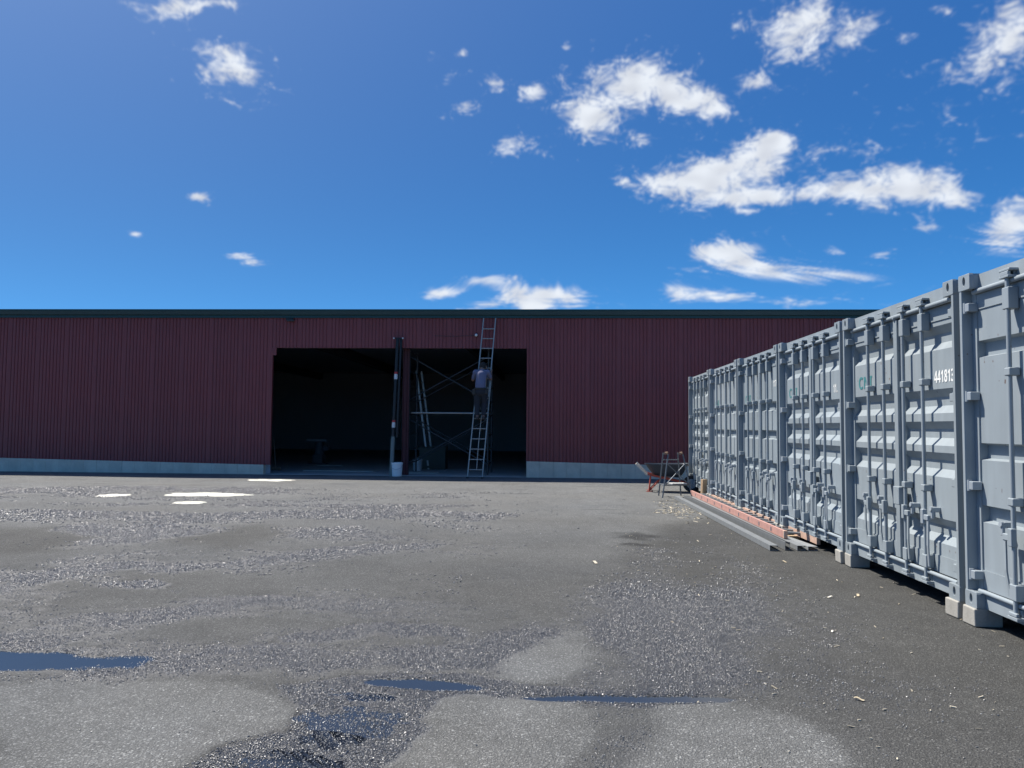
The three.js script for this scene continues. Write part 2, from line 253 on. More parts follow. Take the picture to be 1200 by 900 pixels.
for (let y = 0; y < TN; y++) for (let x = 0; x < TN; x++) {
  const h = (a, b) => stoneH[((y + b + TN) % TN) * TN + (x + a + TN) % TN], k = TN / TILE * 0.0068, dx = (h(1, 0) - h(-1, 0)) / 2 * k, dy = (h(0, 1) - h(0, -1)) / 2 * k, l = 1 / Math.sqrt(dx * dx + dy * dy + 1), o = (y * TN + x) * 4;
  stoneN[o] = (-dx * l * 0.5 + 0.5) * 255; stoneN[o + 1] = (-dy * l * 0.5 + 0.5) * 255; stoneN[o + 2] = (l * 0.5 + 0.5) * 255; stoneN[o + 3] = 255;
}
const stoneNormal = dt(stoneN, TN, THREE.RGBAFormat, THREE.UnsignedByteType), stoneMap = dt(stoneA, TN, THREE.RGBAFormat, THREE.UnsignedByteType);
// how wet the yard is, as gloss: a sheet of 30 x 24 m
const GX0 = -18, GZ0 = -24, GW = 28, GD = 23;
const wetSpec = tex(1024, (u, v) => [1], { channel: 1 });
const wetRough = tex(1024, (u, v) => { const x = GX0 + u * GW, z = GZ0 + v * GD, w = ground(x, z)[0]; const q = sm(w + 0.12 * noise(x * 9, z * 9), 0.05, 0.8); wetSpec.image.data[(Math.round(v * 1024) * 1024 + Math.round(u * 1024)) * 4 + 3] = lerp(0.25, 1, q) * 255; return [lerp(0.93, 0.35, q)]; }, { channel: 1 });
wetSpec.wrapS = wetSpec.wrapT = wetRough.wrapS = wetRough.wrapT = THREE.ClampToEdgeWrapping;
{
  const line = (from, to, step) => { const o = []; let p = from; while (p < to) { o.push(p); p += step(p); } o.push(to); return o; };
  const side = (s, m) => [m * 1.3, m * 2, m * 4, m * 10, m * 30, m * 80].map((v) => s * v);
  const xs = [...side(-1, 20).reverse(), ...line(-20, 12, (x) => Math.abs(x) < 4.6 ? 0.028 : 0.07 + (Math.abs(x) - 4.6) * 0.01), ...side(1, 13)];
  const zs = [...side(-1, 27).reverse(), ...line(-26, -2, (z) => Math.max(0.026, 0.0075 * -z)), ...line(-1.9, 4, () => 0.3), ...side(1, 6)];
  const nx = xs.length, nz = zs.length, pos = new Float32Array(nx * nz * 3), col = new Float32Array(nx * nz * 3), uv = new Float32Array(nx * nz * 2), uv1 = new Float32Array(nx * nz * 2), idx = [];
  for (let j = 0; j < nz; j++) for (let i = 0; i < nx; i++) {
    const k = j * nx + i, x = xs[i], z = zs[j]; pos.set([x, groundHeight(x, z), z], k * 3);
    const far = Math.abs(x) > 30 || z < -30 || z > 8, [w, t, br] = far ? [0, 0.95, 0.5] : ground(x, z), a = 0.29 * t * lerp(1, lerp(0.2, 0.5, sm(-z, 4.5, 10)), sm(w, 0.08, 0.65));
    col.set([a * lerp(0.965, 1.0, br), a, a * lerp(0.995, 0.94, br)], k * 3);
    uv.set([x, -z], k * 2); uv1.set([(x - GX0) / GW, (z - GZ0) / GD], k * 2);
    if (i && j) idx.push(k - nx - 1, k - 1, k - nx, k - nx, k - 1, k);
  }
  const g = new THREE.BufferGeometry();
  g.setAttribute('position', new THREE.BufferAttribute(pos, 3)); g.setAttribute('color', new THREE.BufferAttribute(col, 3)); g.setAttribute('uv', new THREE.BufferAttribute(uv, 2)); g.setAttribute('uv1', new THREE.BufferAttribute(uv1, 2)); g.setIndex(idx); g.computeVertexNormals();
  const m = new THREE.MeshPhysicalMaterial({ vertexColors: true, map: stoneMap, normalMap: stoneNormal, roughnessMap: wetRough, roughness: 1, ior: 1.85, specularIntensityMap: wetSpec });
  tag(mesh('asphalt_ground', g, m), 'worn asphalt yard with wet and dry patches', null, null, 'structure');
  // stones that stand out of the wet paving
  {
    const r = mulberry(64), list = [];
    for (const [z0, z1, x0, x1, c] of [[-7, -2.9, -6.5, 3.2, 0.0105], [-11, -7, -9.5, 2.6, 0.017], [-18.5, -11, -14.5, 1.5, 0.026]])
      for (let z = z0; z < z1; z += c) for (let x = x0; x < x1; x += c) {
        const X = x + (r() - 0.5) * c, Z = z + (r() - 0.5) * c, k = r(); if (X < Z * 0.72 - 0.6 || X > -Z * 0.62 + 0.5) continue;
        const [w] = ground(X, Z); if (k > sm(w + 0.35 * noise(X * 7, Z * 7), 0.08, 0.85) * lerp(0.85, 0.6, within('low', X, Z, 0.1))) continue; list.push([X, Z, c * (0.29 + 0.40 * r() * r())]);
      }
    const im = new THREE.InstancedMesh(new THREE.IcosahedronGeometry(1, 0), new THREE.MeshPhysicalMaterial({ color: 0xffffff, roughness: 0.45, ior: 2.0 }), list.length), M = new THREE.Matrix4(), Q = new THREE.Quaternion(), E3 = new THREE.Euler(), S3 = new THREE.Vector3(), P3 = new THREE.Vector3();
    list.forEach(([x, z, q], i) => { Q.setFromEuler(E3.set(r() * 6.28, r() * 6.28, r() * 6.28)); M.compose(P3.set(x, groundHeight(x, z) + q * 0.15, z), Q, S3.set(q * (0.8 + 0.5 * r()), q * (0.6 + 0.4 * r()), q * (0.7 + 0.5 * r()))); im.setMatrixAt(i, M); const t = 0.045 + 0.06 * r() + (r() < 0.06 ? 0.14 : 0); im.setColorAt(i, lin(t, t, t * 0.97)); });
    im.name = 'wet_stones'; scene.add(im); tag(im, 'glistening wet stones in the damp runs of the asphalt', 'wet stones', null, 'stuff');
  }
  // standing water in the basins
  const wm = mat({ color: lin(0.024, 0.026, 0.028), roughness: 0.1 });
  const wl = ['long blue puddle on asphalt at the left edge of the picture', 'small blue puddle on wet asphalt left of the pale middle patch', 'dark blue shallow puddle full of stones at the bottom edge, left of middle', 'small dark blue wet spot between the middle puddle and the bottom edge', 'dark shallow film of water touching the bottom edge left of middle', 'thin streak of standing water between two pale dry patches'];
  BASINS.forEach(([cx, cz, a, b, t], i) => {
    const s = new THREE.Shape(); for (let k = 0; k < 48; k++) { const q = k / 48 * 6.2832, rr = 1.55; const X = Math.cos(q) * a * rr, Y = Math.sin(q) * b * rr; k ? s.lineTo(X, Y) : s.moveTo(X, Y); }
    const g2 = new THREE.ShapeGeometry(s).rotateX(-Math.PI / 2).rotateY(-t).translate(cx, WATER, cz);
    tag(mesh('puddle', g2, wm), wl[i], 'puddle', null, 'structure');
  });
}

// ---------------------------------------------------------------- the warehouse
const WZ = -23.25, EAVE = 4.76, HEAD = 3.84;             // wall plane, top of the wall, head of the openings
const redTex = tex(512, (u, v) => { const s = 0.80 + 0.16 * tn(u, v, 6, 3) + 0.10 * (tn(u, v * 0.12, 48, 2) - 0.5); return [s]; }, { repeat: 1 / 3 });
const redRough = tex(256, (u, v) => [0.42 + 0.25 * tn(u, v, 5, 3)], { repeat: 1 / 2.3 });
const redA = mat({ color: lin(0.25, 0.053, 0.052), map: redTex, roughnessMap: redRough, roughness: 0.95 }), redB = mat({ color: lin(0.243, 0.0515, 0.0505), map: redTex, roughnessMap: redRough, roughness: 0.95 }), redC = mat({ color: lin(0.257, 0.0545, 0.0535), map: redTex, roughnessMap: redRough, roughness: 0.95 });
const greenTrim = mat({ color: lin(0.014, 0.062, 0.066), roughness: 0.4, map: redTex }), innerMat = mat({ color: lin(0.05, 0.05, 0.052), roughness: 0.9 }), roofMat = mat({ color: lin(0.02, 0.06, 0.06), roughness: 0.5 }), liningMat = mat({ color: lin(0.42, 0.44, 0.46), roughness: 0.85 });
const blockTex = tex(512, (u, v) => { const s = 0.84 + 0.34 * (tn(u, v, 5, 5) - 0.5) + 0.12 * tn(u, v, 120, 1); return [s, s, s * 0.97]; }, { repeat: 1 / 1.1 });
const blockMats = [0.68, 0.66, 0.64, 0.67].map((a) => mat({ color: lin(a * 1.05, a * 0.95, a * 0.78), map: blockTex, bumpMap: blockTex, bumpScale: 0.004, roughness: 0.95 }));
const ledgeL = (x) => 0.29 + (-8.75 - x) * 0.0145, ledgeR = (x) => Math.max(0.3, 0.48 - (x + 0.81) * 0.018);
{
  const w = thing('warehouse', 'long dark red metal warehouse with two open doorways behind the yard', 'warehouse', [0, 0, WZ]);
  // corrugated cladding sheets: a raised rib every 0.229 m, two small beads between
  const sheet = (wd, y0, y1) => {
    const pts = [[0, -0.05]]; pts.push([wd, -0.05]); const front = [];
    for (let o = 0.03; o < wd - 0.03; o += 0.1066) for (const [dx, z] of [[-0.012, 0], [-0.007, -0.016], [0.007, -0.016], [0.012, 0], [0.034, 0.008], [0.068, 0.008]]) if (o + dx < wd - 0.001) front.push([o + dx, z]);
    pts.push([wd, 0]); for (const q of front.reverse()) pts.push(q); pts.push([0, 0]);
    return metric(profile(pts.map(([x, z]) => [x, -z]), y1 - y0).rotateX(-Math.PI / 2).translate(0, y0, 0));
  };
  const cache = new Map(), reds = [redA, redB, redC], r = mulberry(3);
  const panel = (x0, x1, y0, y1) => { const key = [(x1 - x0).toFixed(3), y0.toFixed(3), y1.toFixed(3)].join(); if (!cache.has(key)) cache.set(key, sheet(x1 - x0 - 0.002, y0, y1)); const m = mesh('wall_panel', cache.get(key), reds[Math.floor(r() * 3)], w); m.position.set(x0, 0, (r() - 0.5) * 0.006); return m; };
  const P = 0.9144;
  for (let k = 0; k < 17; k++) { const x1 = -8.6 - k * P, x0 = x1 - P; panel(x0, x1, ledgeL((x0 + x1) / 2) - 0.004, EAVE); }
  for (let k = 0; k < 9; k++) { const x0 = -8.6 + k * P, x1 = Math.min(x0 + P, -0.78); if (x1 - x0 > 0.05) panel(x0, x1, HEAD, EAVE); }
  for (let k = 0; k < 18; k++) { const x0 = -0.78 + k * P; panel(x0, x0 + P, ledgeR(x0 + P / 2) - 0.004, EAVE); }
  { const q = panel(-4.6, -4.4, 0.02, HEAD - 0.002); q.position.z = -0.24; q.material = mat({ color: lin(0.085, 0.024, 0.028), map: redTex, roughness: 0.8 }); } mesh('door_trim', bx(-8.6, -8.45, 3.61, HEAD - 0.002, -0.03, 0.004), redB, w);  // strip between the doorways: its shade is painted in as a darker red
  mesh('door_trim', [bx(-8.602, -8.56, ledgeL(-8.7), 3.605, -0.09, 0.016)], redC, w); mesh('door_trim', bx(-0.82, -0.778, 0.47, HEAD - 0.003, -0.09, 0.016), redB, w);
  mesh('header_beam', bx(-8.6, -0.78, HEAD + 0.01, HEAD + 0.3, -0.3, -0.04), innerMat, w);
  mesh('door_post', rb(-4.59, -4.41, 0, HEAD, -0.45, -0.30), innerMat, w);
  // footing of concrete blocks
  const f = new THREE.Group(); f.name = 'footing'; w.add(f);
  const base = (x0, x1, h0, h1, m) => { const g = new RoundedBoxGeometry(x1 - x0 - 0.003, 1, 0.3, 1, 0.004), p = g.attributes.position; for (let i = 0; i < p.count; i++) { const t = p.getX(i) / (x1 - x0) + 0.5; p.setY(i, p.getY(i) > 0 ? lerp(h0, h1, t) - 0.002 + (p.getY(i) - 0.5) : -0.05 + (p.getY(i) + 0.5)); } g.translate((x0 + x1) / 2, 0, -0.12 + (r() - 0.5) * 0.008); mesh('block', metric(g), m, f); };
  for (let k = 0; k < 38; k++) { const x1 = -8.75 - k * 0.4, x0 = x1 - 0.4; base(x0, x1, ledgeL(x0), ledgeL(x1), blockMats[Math.floor(r() * 4)]); }
  for (let k = 0; k < 40; k++) { const x0 = -0.81 + k * 0.4; base(x0, x0 + 0.4, ledgeR(x0), ledgeR(x0 + 0.4), blockMats[Math.floor(r() * 4)]); }
  // eaves: fascia, gutter, roof edge
  mesh('fascia', bx(-24.2, 15.8, EAVE - 0.012, 4.94, -0.03, 0.07), greenTrim, w);
  const gp = [[0.072, -0.09], [0.17, -0.09], [0.19, -0.02], [0.2, 0.02], [0.215, 0.035], [0.215, 0.05], [0.2, 0.05], [0.185, 0.03], [0.165, -0.075], [0.085, -0.075], [0.085, 0.05], [0.072, 0.05]];
  mesh('gutter', profile(gp, 40).rotateY(-Math.PI / 2).translate(15.8, 4.92, 0), greenTrim, w);
  const roof = profile([[0.14, 4.985], [0.14, 5.0], [-12, 5.62], [-24.3, 5.0], [-24.3, 4.96], [-12, 5.58], [0.12, 4.955]], 40.2); mesh('roof', roof.rotateY(-Math.PI / 2).translate(15.9, 0, 0), roofMat, w);
  mesh('side_wall', bx(-24.15, -24.05, 0, 5.3, -24.1, -0.04), redA, w); mesh('side_wall', bx(15.68, 15.78, 0, 5.3, -24.1, -0.04), redA, w); mesh('back_wall', bx(-24.15, 15.78, 0, 5.0, -24.25, -24.12), redA, w);
  for (const [a, b] of [[-24, -8.62], [-0.76, 15.6]]) mesh('wall_lining', bx(a, b, 0.02, 4.7, -0.2, -0.18), liningMat, w); mesh('ceiling_lining', bx(-24, 15.6, 4.72, 4.75, -24, -0.18), liningMat, w); mesh('back_lining', bx(-24, 15.6, 0.02, 4.7, -24.08, -24.04), liningMat, w); for (const x of [-24.03, 15.6]) mesh('side_lining', bx(x, x + 0.04, 0.02, 4.7, -24, -0.22), liningMat, w);
  for (const x of [-24.06, 15.76]) mesh('gable_infill', profile([[0, 5.0], [-12, 5.58], [-24.2, 5.0]], 0.06).rotateY(-Math.PI / 2).translate(x, 0, 0), redA, w);
  // posts and purlins inside
  for (let k = 0; k < 7; k++) mesh('roof_beam', bx(-20 + k * 5.6, -19.82 + k * 5.6, 4.3, 4.7, -24, -0.3), innerMat, w);
  tag(mesh('concrete_floor', bx(-24, 15.6, -0.1, 0.012, WZ - 24.1, WZ - 0.02), mat({ color: lin(0.42, 0.42, 0.41), map: blockTex, roughness: 0.8 })), 'dim concrete floor inside the warehouse', null, null, 'structure');
  const l = thing('wall_lamp', 'tiny white lamp on the red wall left of the leaning ladder top', 'wall lamp', [-2.34, 4.23, WZ + 0.022]);
  mesh('mount', rb(-0.04, 0.04, -0.04, 0.04, 0, 0.03), innerMat, l); mesh('lamp_head', new THREE.SphereGeometry(0.045, 14, 10).translate(0, 0, 0.06), mat({ color: lin(0.8, 0.8, 0.78), roughness: 0.4 }), l);
  tag(mesh('cable', tube([V(-3.6, 4.21, WZ + 0.03), V(-3.0, 4.195, WZ + 0.032), V(-2.39, 4.225, WZ + 0.032)], 0.007), innerMat), 'thin dark cable along the red wall to the lamp', 'cable');
  const b = thing('eave_camera', 'small dark fixture under the eave above the left doorway', 'fixture', [-8.05, 4.66, WZ + 0.02]);
  mesh('bracket', rb(-0.11, 0.11, 0.02, 0.08, 0, 0.05), innerMat, b); mesh('housing', rb(-0.06, 0.16, -0.03, 0.03, 0.03, 0.13, 0.015), innerMat, b);
}

// ---------------------------------------------------------------- shipping containers
const font = await new FontLoader().loadAsync('fonts/droid/droid_sans_bold.typeface.json');
const paintTex = tex(1024, (u, v) => { const s = 0.86 + 0.2 * (tn(u, v, 4, 4) - 0.5) + 0.14 * (tn(u, v * 0.1, 40, 3) - 0.5), q = sm(tn(u, v, 70, 2), 0.84, 0.92) * sm(tn(u, v, 6, 2), 0.45, 0.7); return [lerp(s, 0.42, q), lerp(s * 0.995, 0.26, q), lerp(s * 0.985, 0.2, q)]; }, { repeat: 1 / 2.7 });
const paintRough = tex(256, (u, v) => [0.40 + 0.3 * tn(u, v, 7, 3)], { repeat: 1 / 1.9 });
const PAINT = [[0.285, 0.335, 0.368], [0.295, 0.34, 0.365], [0.272, 0.322, 0.355], [0.30, 0.348, 0.38]].map((c) => mat({ color: lin(...c), map: paintTex, roughnessMap: paintRough, roughness: 0.9 }));
const steel = mat({ color: lin(0.30, 0.34, 0.37), roughness: 0.5, metalness: 0.2 }), darkSteel = mat({ color: lin(0.10, 0.13, 0.16), roughness: 0.6 }), rubber = mat({ color: lin(0.03, 0.035, 0.04), roughness: 0.8 }), whiteInk = mat({ color: lin(0.78, 0.78, 0.74), roughness: 0.6 }), tealInk = mat({ color: lin(0.05, 0.19, 0.2), roughness: 0.6 });
const Hc = 2.591, WC = 1.219, XF = 3.2376;
const CG = {};                                           // shared shapes; x = depth behind the front, z = across
{
  const hole = new THREE.Path(); hole.absellipse(0, 0.006, 0.024, 0.040, 0, Math.PI * 2);
  const fs = new THREE.Shape(); fs.moveTo(-0.076, -0.059); fs.lineTo(0.076, -0.059); fs.lineTo(0.081, -0.05); fs.lineTo(0.081, 0.05); fs.lineTo(0.076, 0.059); fs.lineTo(-0.076, 0.059); fs.lineTo(-0.081, 0.05); fs.lineTo(-0.081, -0.05); fs.holes.push(hole);
  const plate = new THREE.ExtrudeGeometry(fs, { depth: 0.026, bevelEnabled: true, bevelSize: 0.004, bevelThickness: 0.004, bevelSegments: 2, curveSegments: 10 }).rotateY(-Math.PI / 2).translate(0.03, 0, 0);
  CG.casting = metric(merge([plate, bx(0.03, 0.178, 0.051, 0.059, -0.081, 0.081), bx(0.03, 0.178, -0.059, -0.051, -0.081, 0.081), bx(0.03, 0.178, -0.05, 0.05, -0.081, -0.073), bx(0.03, 0.178, -0.05, 0.05, 0.073, 0.081)]));
  CG.castingBack = bx(0.12, 0.13, -0.05, 0.05, -0.072, 0.072);  // dark plate in the hollow casting, its colour stands for shade behind the hole
  const post = (s) => metric(profile([[0.004, 0], [0.004, 0.032], [0.012, 0.036], [0.082, 0.036], [0.082, 0.10], [0.16, 0.10], [0.16, 0.0]].map(([x, z]) => [x, z]), Hc - 0.236).rotateX(Math.PI / 2).scale(1, 1, s).translate(0, Hc - 0.118, -s * (WC - 0.002)));
  CG.postL = post(1); CG.postR = (() => { const g = post(-1); const p = g.attributes.position, n = g.attributes.normal; for (let i = 0; i < p.count; i += 3) for (const a of [p, n]) { const q = [a.getX(i), a.getY(i), a.getZ(i)]; a.setXYZ(i, a.getX(i + 1), a.getY(i + 1), a.getZ(i + 1)); a.setXYZ(i + 1, ...q); } return metric(g); })();
  CG.header = metric(merge([bx(0.076, 0.16, 2.455, 2.585, -WC + 0.163, WC - 0.163)])); CG.headerLip = metric(merge([rod(V(0.066, 2.452, -WC + 0.10), V(0.05, 2.452, WC - 0.10), 0.021, 10), bx(0.05, 0.1, 2.44, 2.448, -WC + 0.1, WC - 0.1)]));
  CG.sill = metric(merge([bx(0.07, 0.2, 0.0, 0.115, -WC + 0.163, WC - 0.163)])); CG.sillLip = metric(merge([rod(V(0.062, 0.126, -WC + 0.10), V(0.045, 0.126, WC - 0.10), 0.018, 10)]));
  // corrugated pressing of a door leaf: recesses given by their middle height
  const press = (mids, half, slope, zw) => { const O = 0.094, I = 0.146, pts = [[0.165, 0.288], [O, 0.288]]; for (const m of [...mids].sort((a, b) => a - b)) pts.push([O, m - half], [I, m - half + slope], [I, m + half - slope], [O, m + half]); pts.push([O, 2.312], [0.165, 2.312]); return profile(pts, zw); };
  const WIDE = [[2.165, 1.615, 1.335, 1.065, 0.50], 0.105, 0.066], NARROW = [[2.0, 1.2, 0.72], 0.066, 0.014], MIDDLE = [[1.71, 1.27, 0.775], 0.072, 0.02];
  CG.leaf = Object.fromEntries(Object.entries({ WIDE, NARROW, MIDDLE }).map(([k, v]) => [k, [[-1.168, -0.006], [0.006, 1.168]].map(([a, b]) => metric(merge([
    press(...v, b - a - 0.1).translate(0, 0, a + 0.05), bx(0.086, 0.15, 0.14, 2.435, a, a + 0.0495), bx(0.086, 0.15, 0.14, 2.435, b - 0.0495, b), bx(0.086, 0.15, 2.313, 2.435, a + 0.05, b - 0.05), bx(0.086, 0.15, 0.14, 0.287, a + 0.05, b - 0.05)])))]));
  const ZR = [-0.60, -0.22, 0.22, 0.60];
  CG.rods = ZR.map((z) => metric(merge([rod(V(0.032, 0.05, z), V(0.032, 2.53, z), 0.0168, 10), rb(0.006, 0.032, 2.48, 2.515, z - 0.05, z + 0.05, 0.008), rb(0.006, 0.032, 0.05, 0.08, z - 0.05, z + 0.05, 0.008)])));
  CG.brackets = ZR.map((z) => [0.31, 0.67].map((f) => metric(rb(0.01, 0.09, Hc * (1 - f) - 0.03, Hc * (1 - f) + 0.03, z - 0.036, z + 0.036, 0.01))));
  CG.guides = ZR.map((z) => [[2.24, 2.40], [0.16, 0.275]].map(([a, b]) => metric(rb(0.012, 0.087, a, b, z - 0.043, z + 0.043, 0.008))));
  CG.keepers = ZR.map((z) => [metric(merge([rb(0.004, 0.085, 2.466, 2.484, z - 0.06, z + 0.06, 0.004), rb(0.06, 0.085, 2.48, 2.53, z - 0.03, z + 0.03, 0.004), rb(0.010, 0.085, 2.515, 2.535, z - 0.07, z + 0.065, 0.006)])), metric(merge([rb(0.005, 0.08, 0.026, 0.05, z - 0.06, z + 0.06, 0.004), rb(0.055, 0.08, 0.03, 0.1, z - 0.03, z + 0.03, 0.004)]))]);
  const handle = (z, s) => metric(merge([rb(0.004, 0.036, 0.575, 0.625, Math.min(z, z + s * 0.1), Math.max(z, z + s * 0.1), 0.008), bar(V(0.016, 0.61, z + s * 0.085), V(0.014, 0.36, z + s * 0.078), 0.012, 0.03, V(1, 0, 0)), bar(V(0.014, 0.365, z + s * 0.078), V(0.03, 0.18, z + s * 0.06), 0.012, 0.026, V(1, 0, 0)), rb(-0.002, 0.04, 0.54, 0.67, z - 0.026, z + 0.026, 0.008)]));
  const catchAt = (z, s) => metric(merge([rb(0.03, 0.098, 0.655, 0.70, z + s * 0.135 - 0.02, z + s * 0.135 + 0.02, 0.008), rod(V(0.012, 0.685, z + s * 0.135), V(0.09, 0.675, z + s * 0.135), 0.022, 8), rb(0.018, 0.04, 0.60, 0.68, z + s * 0.135 - 0.01, z + s * 0.135 + 0.018, 0.005)]));
  CG.handles = [-0.60, -0.22, 0.22, 0.60].map((z, i) => handle(z, [-1, -1, 1, 1][i])); CG.catches = [-0.60, -0.22, 0.22, 0.60].map((z, i) => catchAt(z, [-1, -1, 1, 1][i]));
  CG.hinge = (y, s) => metric(merge([rb(0.014, 0.09, y - 0.033, y + 0.033, Math.min(s * -1.175, s * -1.10), Math.max(s * -1.175, s * -1.10), 0.006), rod(V(0.026, y - 0.042, s * -1.168), V(0.026, y + 0.042, s * -1.168), 0.018, 8), rb(0.012, 0.066, y - 0.02, y + 0.02, Math.min(s * -1.178, s * -1.208), Math.max(s * -1.178, s * -1.208), 0.004)]));
  CG.hinges = [-1, 1].map((s) => [0.10, 0.37, 0.64, 0.905].map((f) => CG.hinge(Hc * (1 - f), -s)));
  CG.strip = metric(rb(0.056, 0.0895, 0.15, 2.425, -0.045, 0.035, 0.006)); CG.stripCap = new THREE.SphereGeometry(0.026, 10, 8).translate(0.06, 2.44, -0.01);
  CG.lockBox = metric(merge([rb(-0.01, 0.06, 0.66, 0.83, 0.05, 0.175, 0.008)])); CG.seal = merge([bx(0.1, 0.14, 0.145, 2.43, -0.0055, 0.0055), bx(0.09, 0.13, 0.125, 0.1395, -1.16, 1.16)]);
  // shell behind the doors: corrugated sides and roof
  const wall = [[0.16, 0]]; for (let x = 0.16; x < 5.85; x += 0.278) wall.push([x + 0.07, 0], [x + 0.138, -0.036], [x + 0.208, -0.036], [Math.min(x + 0.276, 6.05), 0]); wall.push([6.05, -0.05], [0.16, -0.05]);
  const sideG = profile(wall, Hc - 0.26).rotateX(-Math.PI / 2).translate(0, 0.13, 0);
  CG.shell = metric(merge([sideG.clone().translate(0, 0, -WC + 0.05).rotateY(0), sideG.clone().scale(1, 1, -1).translate(0, 0, WC - 0.05), bx(0.16, 6.05, Hc - 0.12, Hc - 0.012, -WC + 0.003, -WC + 0.06), bx(0.16, 6.05, Hc - 0.12, Hc - 0.012, WC - 0.06, WC - 0.003), bx(0.16, 6.05, Hc - 0.03, Hc - 0.02, -WC + 0.06, WC - 0.06), bx(0.2, 6.05, 0.02, 0.13, -WC + 0.003, WC - 0.003), bx(6.0, 6.05, 0.13, Hc - 0.03, -WC + 0.06, WC - 0.06)]));
}
function ink(text, size, z, y, m, parent, name, squeeze = 1) { const g = new TextGeometry(text, { font, size, depth: 0.0015, curveSegments: 4 }); g.scale(squeeze, 1, 1); g.rotateY(-Math.PI / 2).translate(0.0925, y, z); return mesh(name, g, m, parent); }
const z0 = -6.4469, PITCH = 2.53;
const RANKS = [
  ['NARROW', z0 + PITCH / 2, 3, 'pale grey shipping container nearest the camera, cut off by right edge', null, null],
  ['WIDE', z0 - PITCH / 2, 1, 'grey shipping container with white numbers 441 813 on its right door', ['441813', 0.105, 0.69, 1.775], 'CNI'],
  ['WIDE', z0 - PITCH * 1.5, 0, 'grey shipping container with a short white mark behind the lumber near ends', ['11.', 0.1, 0.74, 1.80], 'CNI'],
  ['MIDDLE', z0 - PITCH * 2.5, 2, 'grey shipping container third from the far end, with white letters on right door', ['1170', 0.1, 0.72, 2.0], 'CNI'],
  ['MIDDLE', z0 - PITCH * 3.5, 3, 'grey shipping container second from the far end beside the lumber far ends', ['48', 0.1, 0.8, 2.0], 'CNI'],
  ['WIDE', z0 - PITCH * 4.5, 1, 'grey shipping container farthest away, behind the wheelbarrow and metal frame', null, null],
];
const capAt = [-1, 1];
RANKS.forEach(([kind, z, shade, label, code, logo], n) => {
  const c = thing('shipping_container', label, 'shipping container', [XF, 0.14, z], 0, 'row of grey shipping containers'), m = PAINT[shade];
  mesh('shell', CG.shell, m, c);
  for (const s of capAt) for (const y of [0.059, Hc - 0.059]) { const k = mesh('corner_casting', CG.casting, m, c); k.position.set(0, y, s * (WC - 0.081)); const b = mesh('hole_shade_plate', CG.castingBack, rubber, k); }
  mesh('corner_post', CG.postL, m, c); mesh('corner_post', CG.postR, m, c);
  const h = mesh('header', CG.header, m, c); mesh('header_lip', CG.headerLip, m, h); const sl = mesh('sill', CG.sill, m, c); mesh('sill_lip', CG.sillLip, m, sl); mesh('door_seal', CG.seal, rubber, c);
  for (const d of [0, 1]) {
    const door = mesh('door', CG.leaf[kind][d], m, c);
    for (const i of [d * 2, d * 2 + 1]) { mesh('lock_rod', CG.rods[i], m, door); for (const g of CG.brackets[i]) mesh('rod_bracket', g, m, door); for (const g of CG.guides[i]) mesh('rod_guide', g, m, door); for (const g of CG.keepers[i]) mesh('cam_keeper', g, m, door); mesh('handle', CG.handles[i], i === 3 ? steel : m, door); mesh('handle_catch', CG.catches[i], steel, door); }
    for (const g of CG.hinges[d]) mesh('hinge', g, n % 2 ? m : steel, door);
    if (d) { mesh('cover_strip', [CG.strip.clone(), metric(CG.stripCap.clone())], m, door); if (kind === 'WIDE') mesh('lock_box', CG.lockBox, m, door); if (code) ink(code[0], code[1], code[2], code[3], whiteInk, door, 'code_lettering', 0.72); if (n === 1) ink('9', 0.075, 1.085, 1.80, whiteInk, door, 'code_lettering', 0.8); }
    else if (logo) ink(logo, 0.13, -1.02, 1.80, tealInk, door, 'company_lettering', 1.15);
  }
});
// concrete blocks that the front corners stand on
{
  const r = mulberry(21), pale = [0.42, 0.37, 0.34].map((a) => mat({ color: lin(a, a * 0.96, a * 0.88), map: blockTex, bumpMap: blockTex, bumpScale: 0.004, roughness: 0.95 }));
  const names = ['nearest', 'second nearest', 'third', 'fourth', 'fifth', 'farthest'], gg = metric(new RoundedBoxGeometry(0.21, 0.138, 0.185, 2, 0.012));
  RANKS.forEach(([, z], n) => { for (const s of [-1, 1]) {
    const g = gg.clone(), p = g.attributes.position; for (let i = 0; i < p.count; i++) { const k = noise(p.getX(i) * 9 + n * 7 + s, p.getZ(i) * 9 + p.getY(i) * 13) * 0.008; p.setXYZ(i, p.getX(i) + k, p.getY(i) + (p.getY(i) > 0.06 ? 0 : k * 0.3), p.getZ(i) + k); }
    const b = mesh('concrete_block', g, pale[Math.floor(r() * 3)]); b.position.set(XF + 0.09 + (r() - 0.5) * 0.03, 0.07, z + s * (WC - 0.085) + (r() - 0.6) * 0.03); b.rotation.y = (r() - 0.5) * 0.12;
    tag(b, `pale concrete block under the ${s < 0 ? 'far' : 'near'} front corner of the ${names[n]} container from the camera`, 'concrete block', 'blocks under the containers');
  } });
}

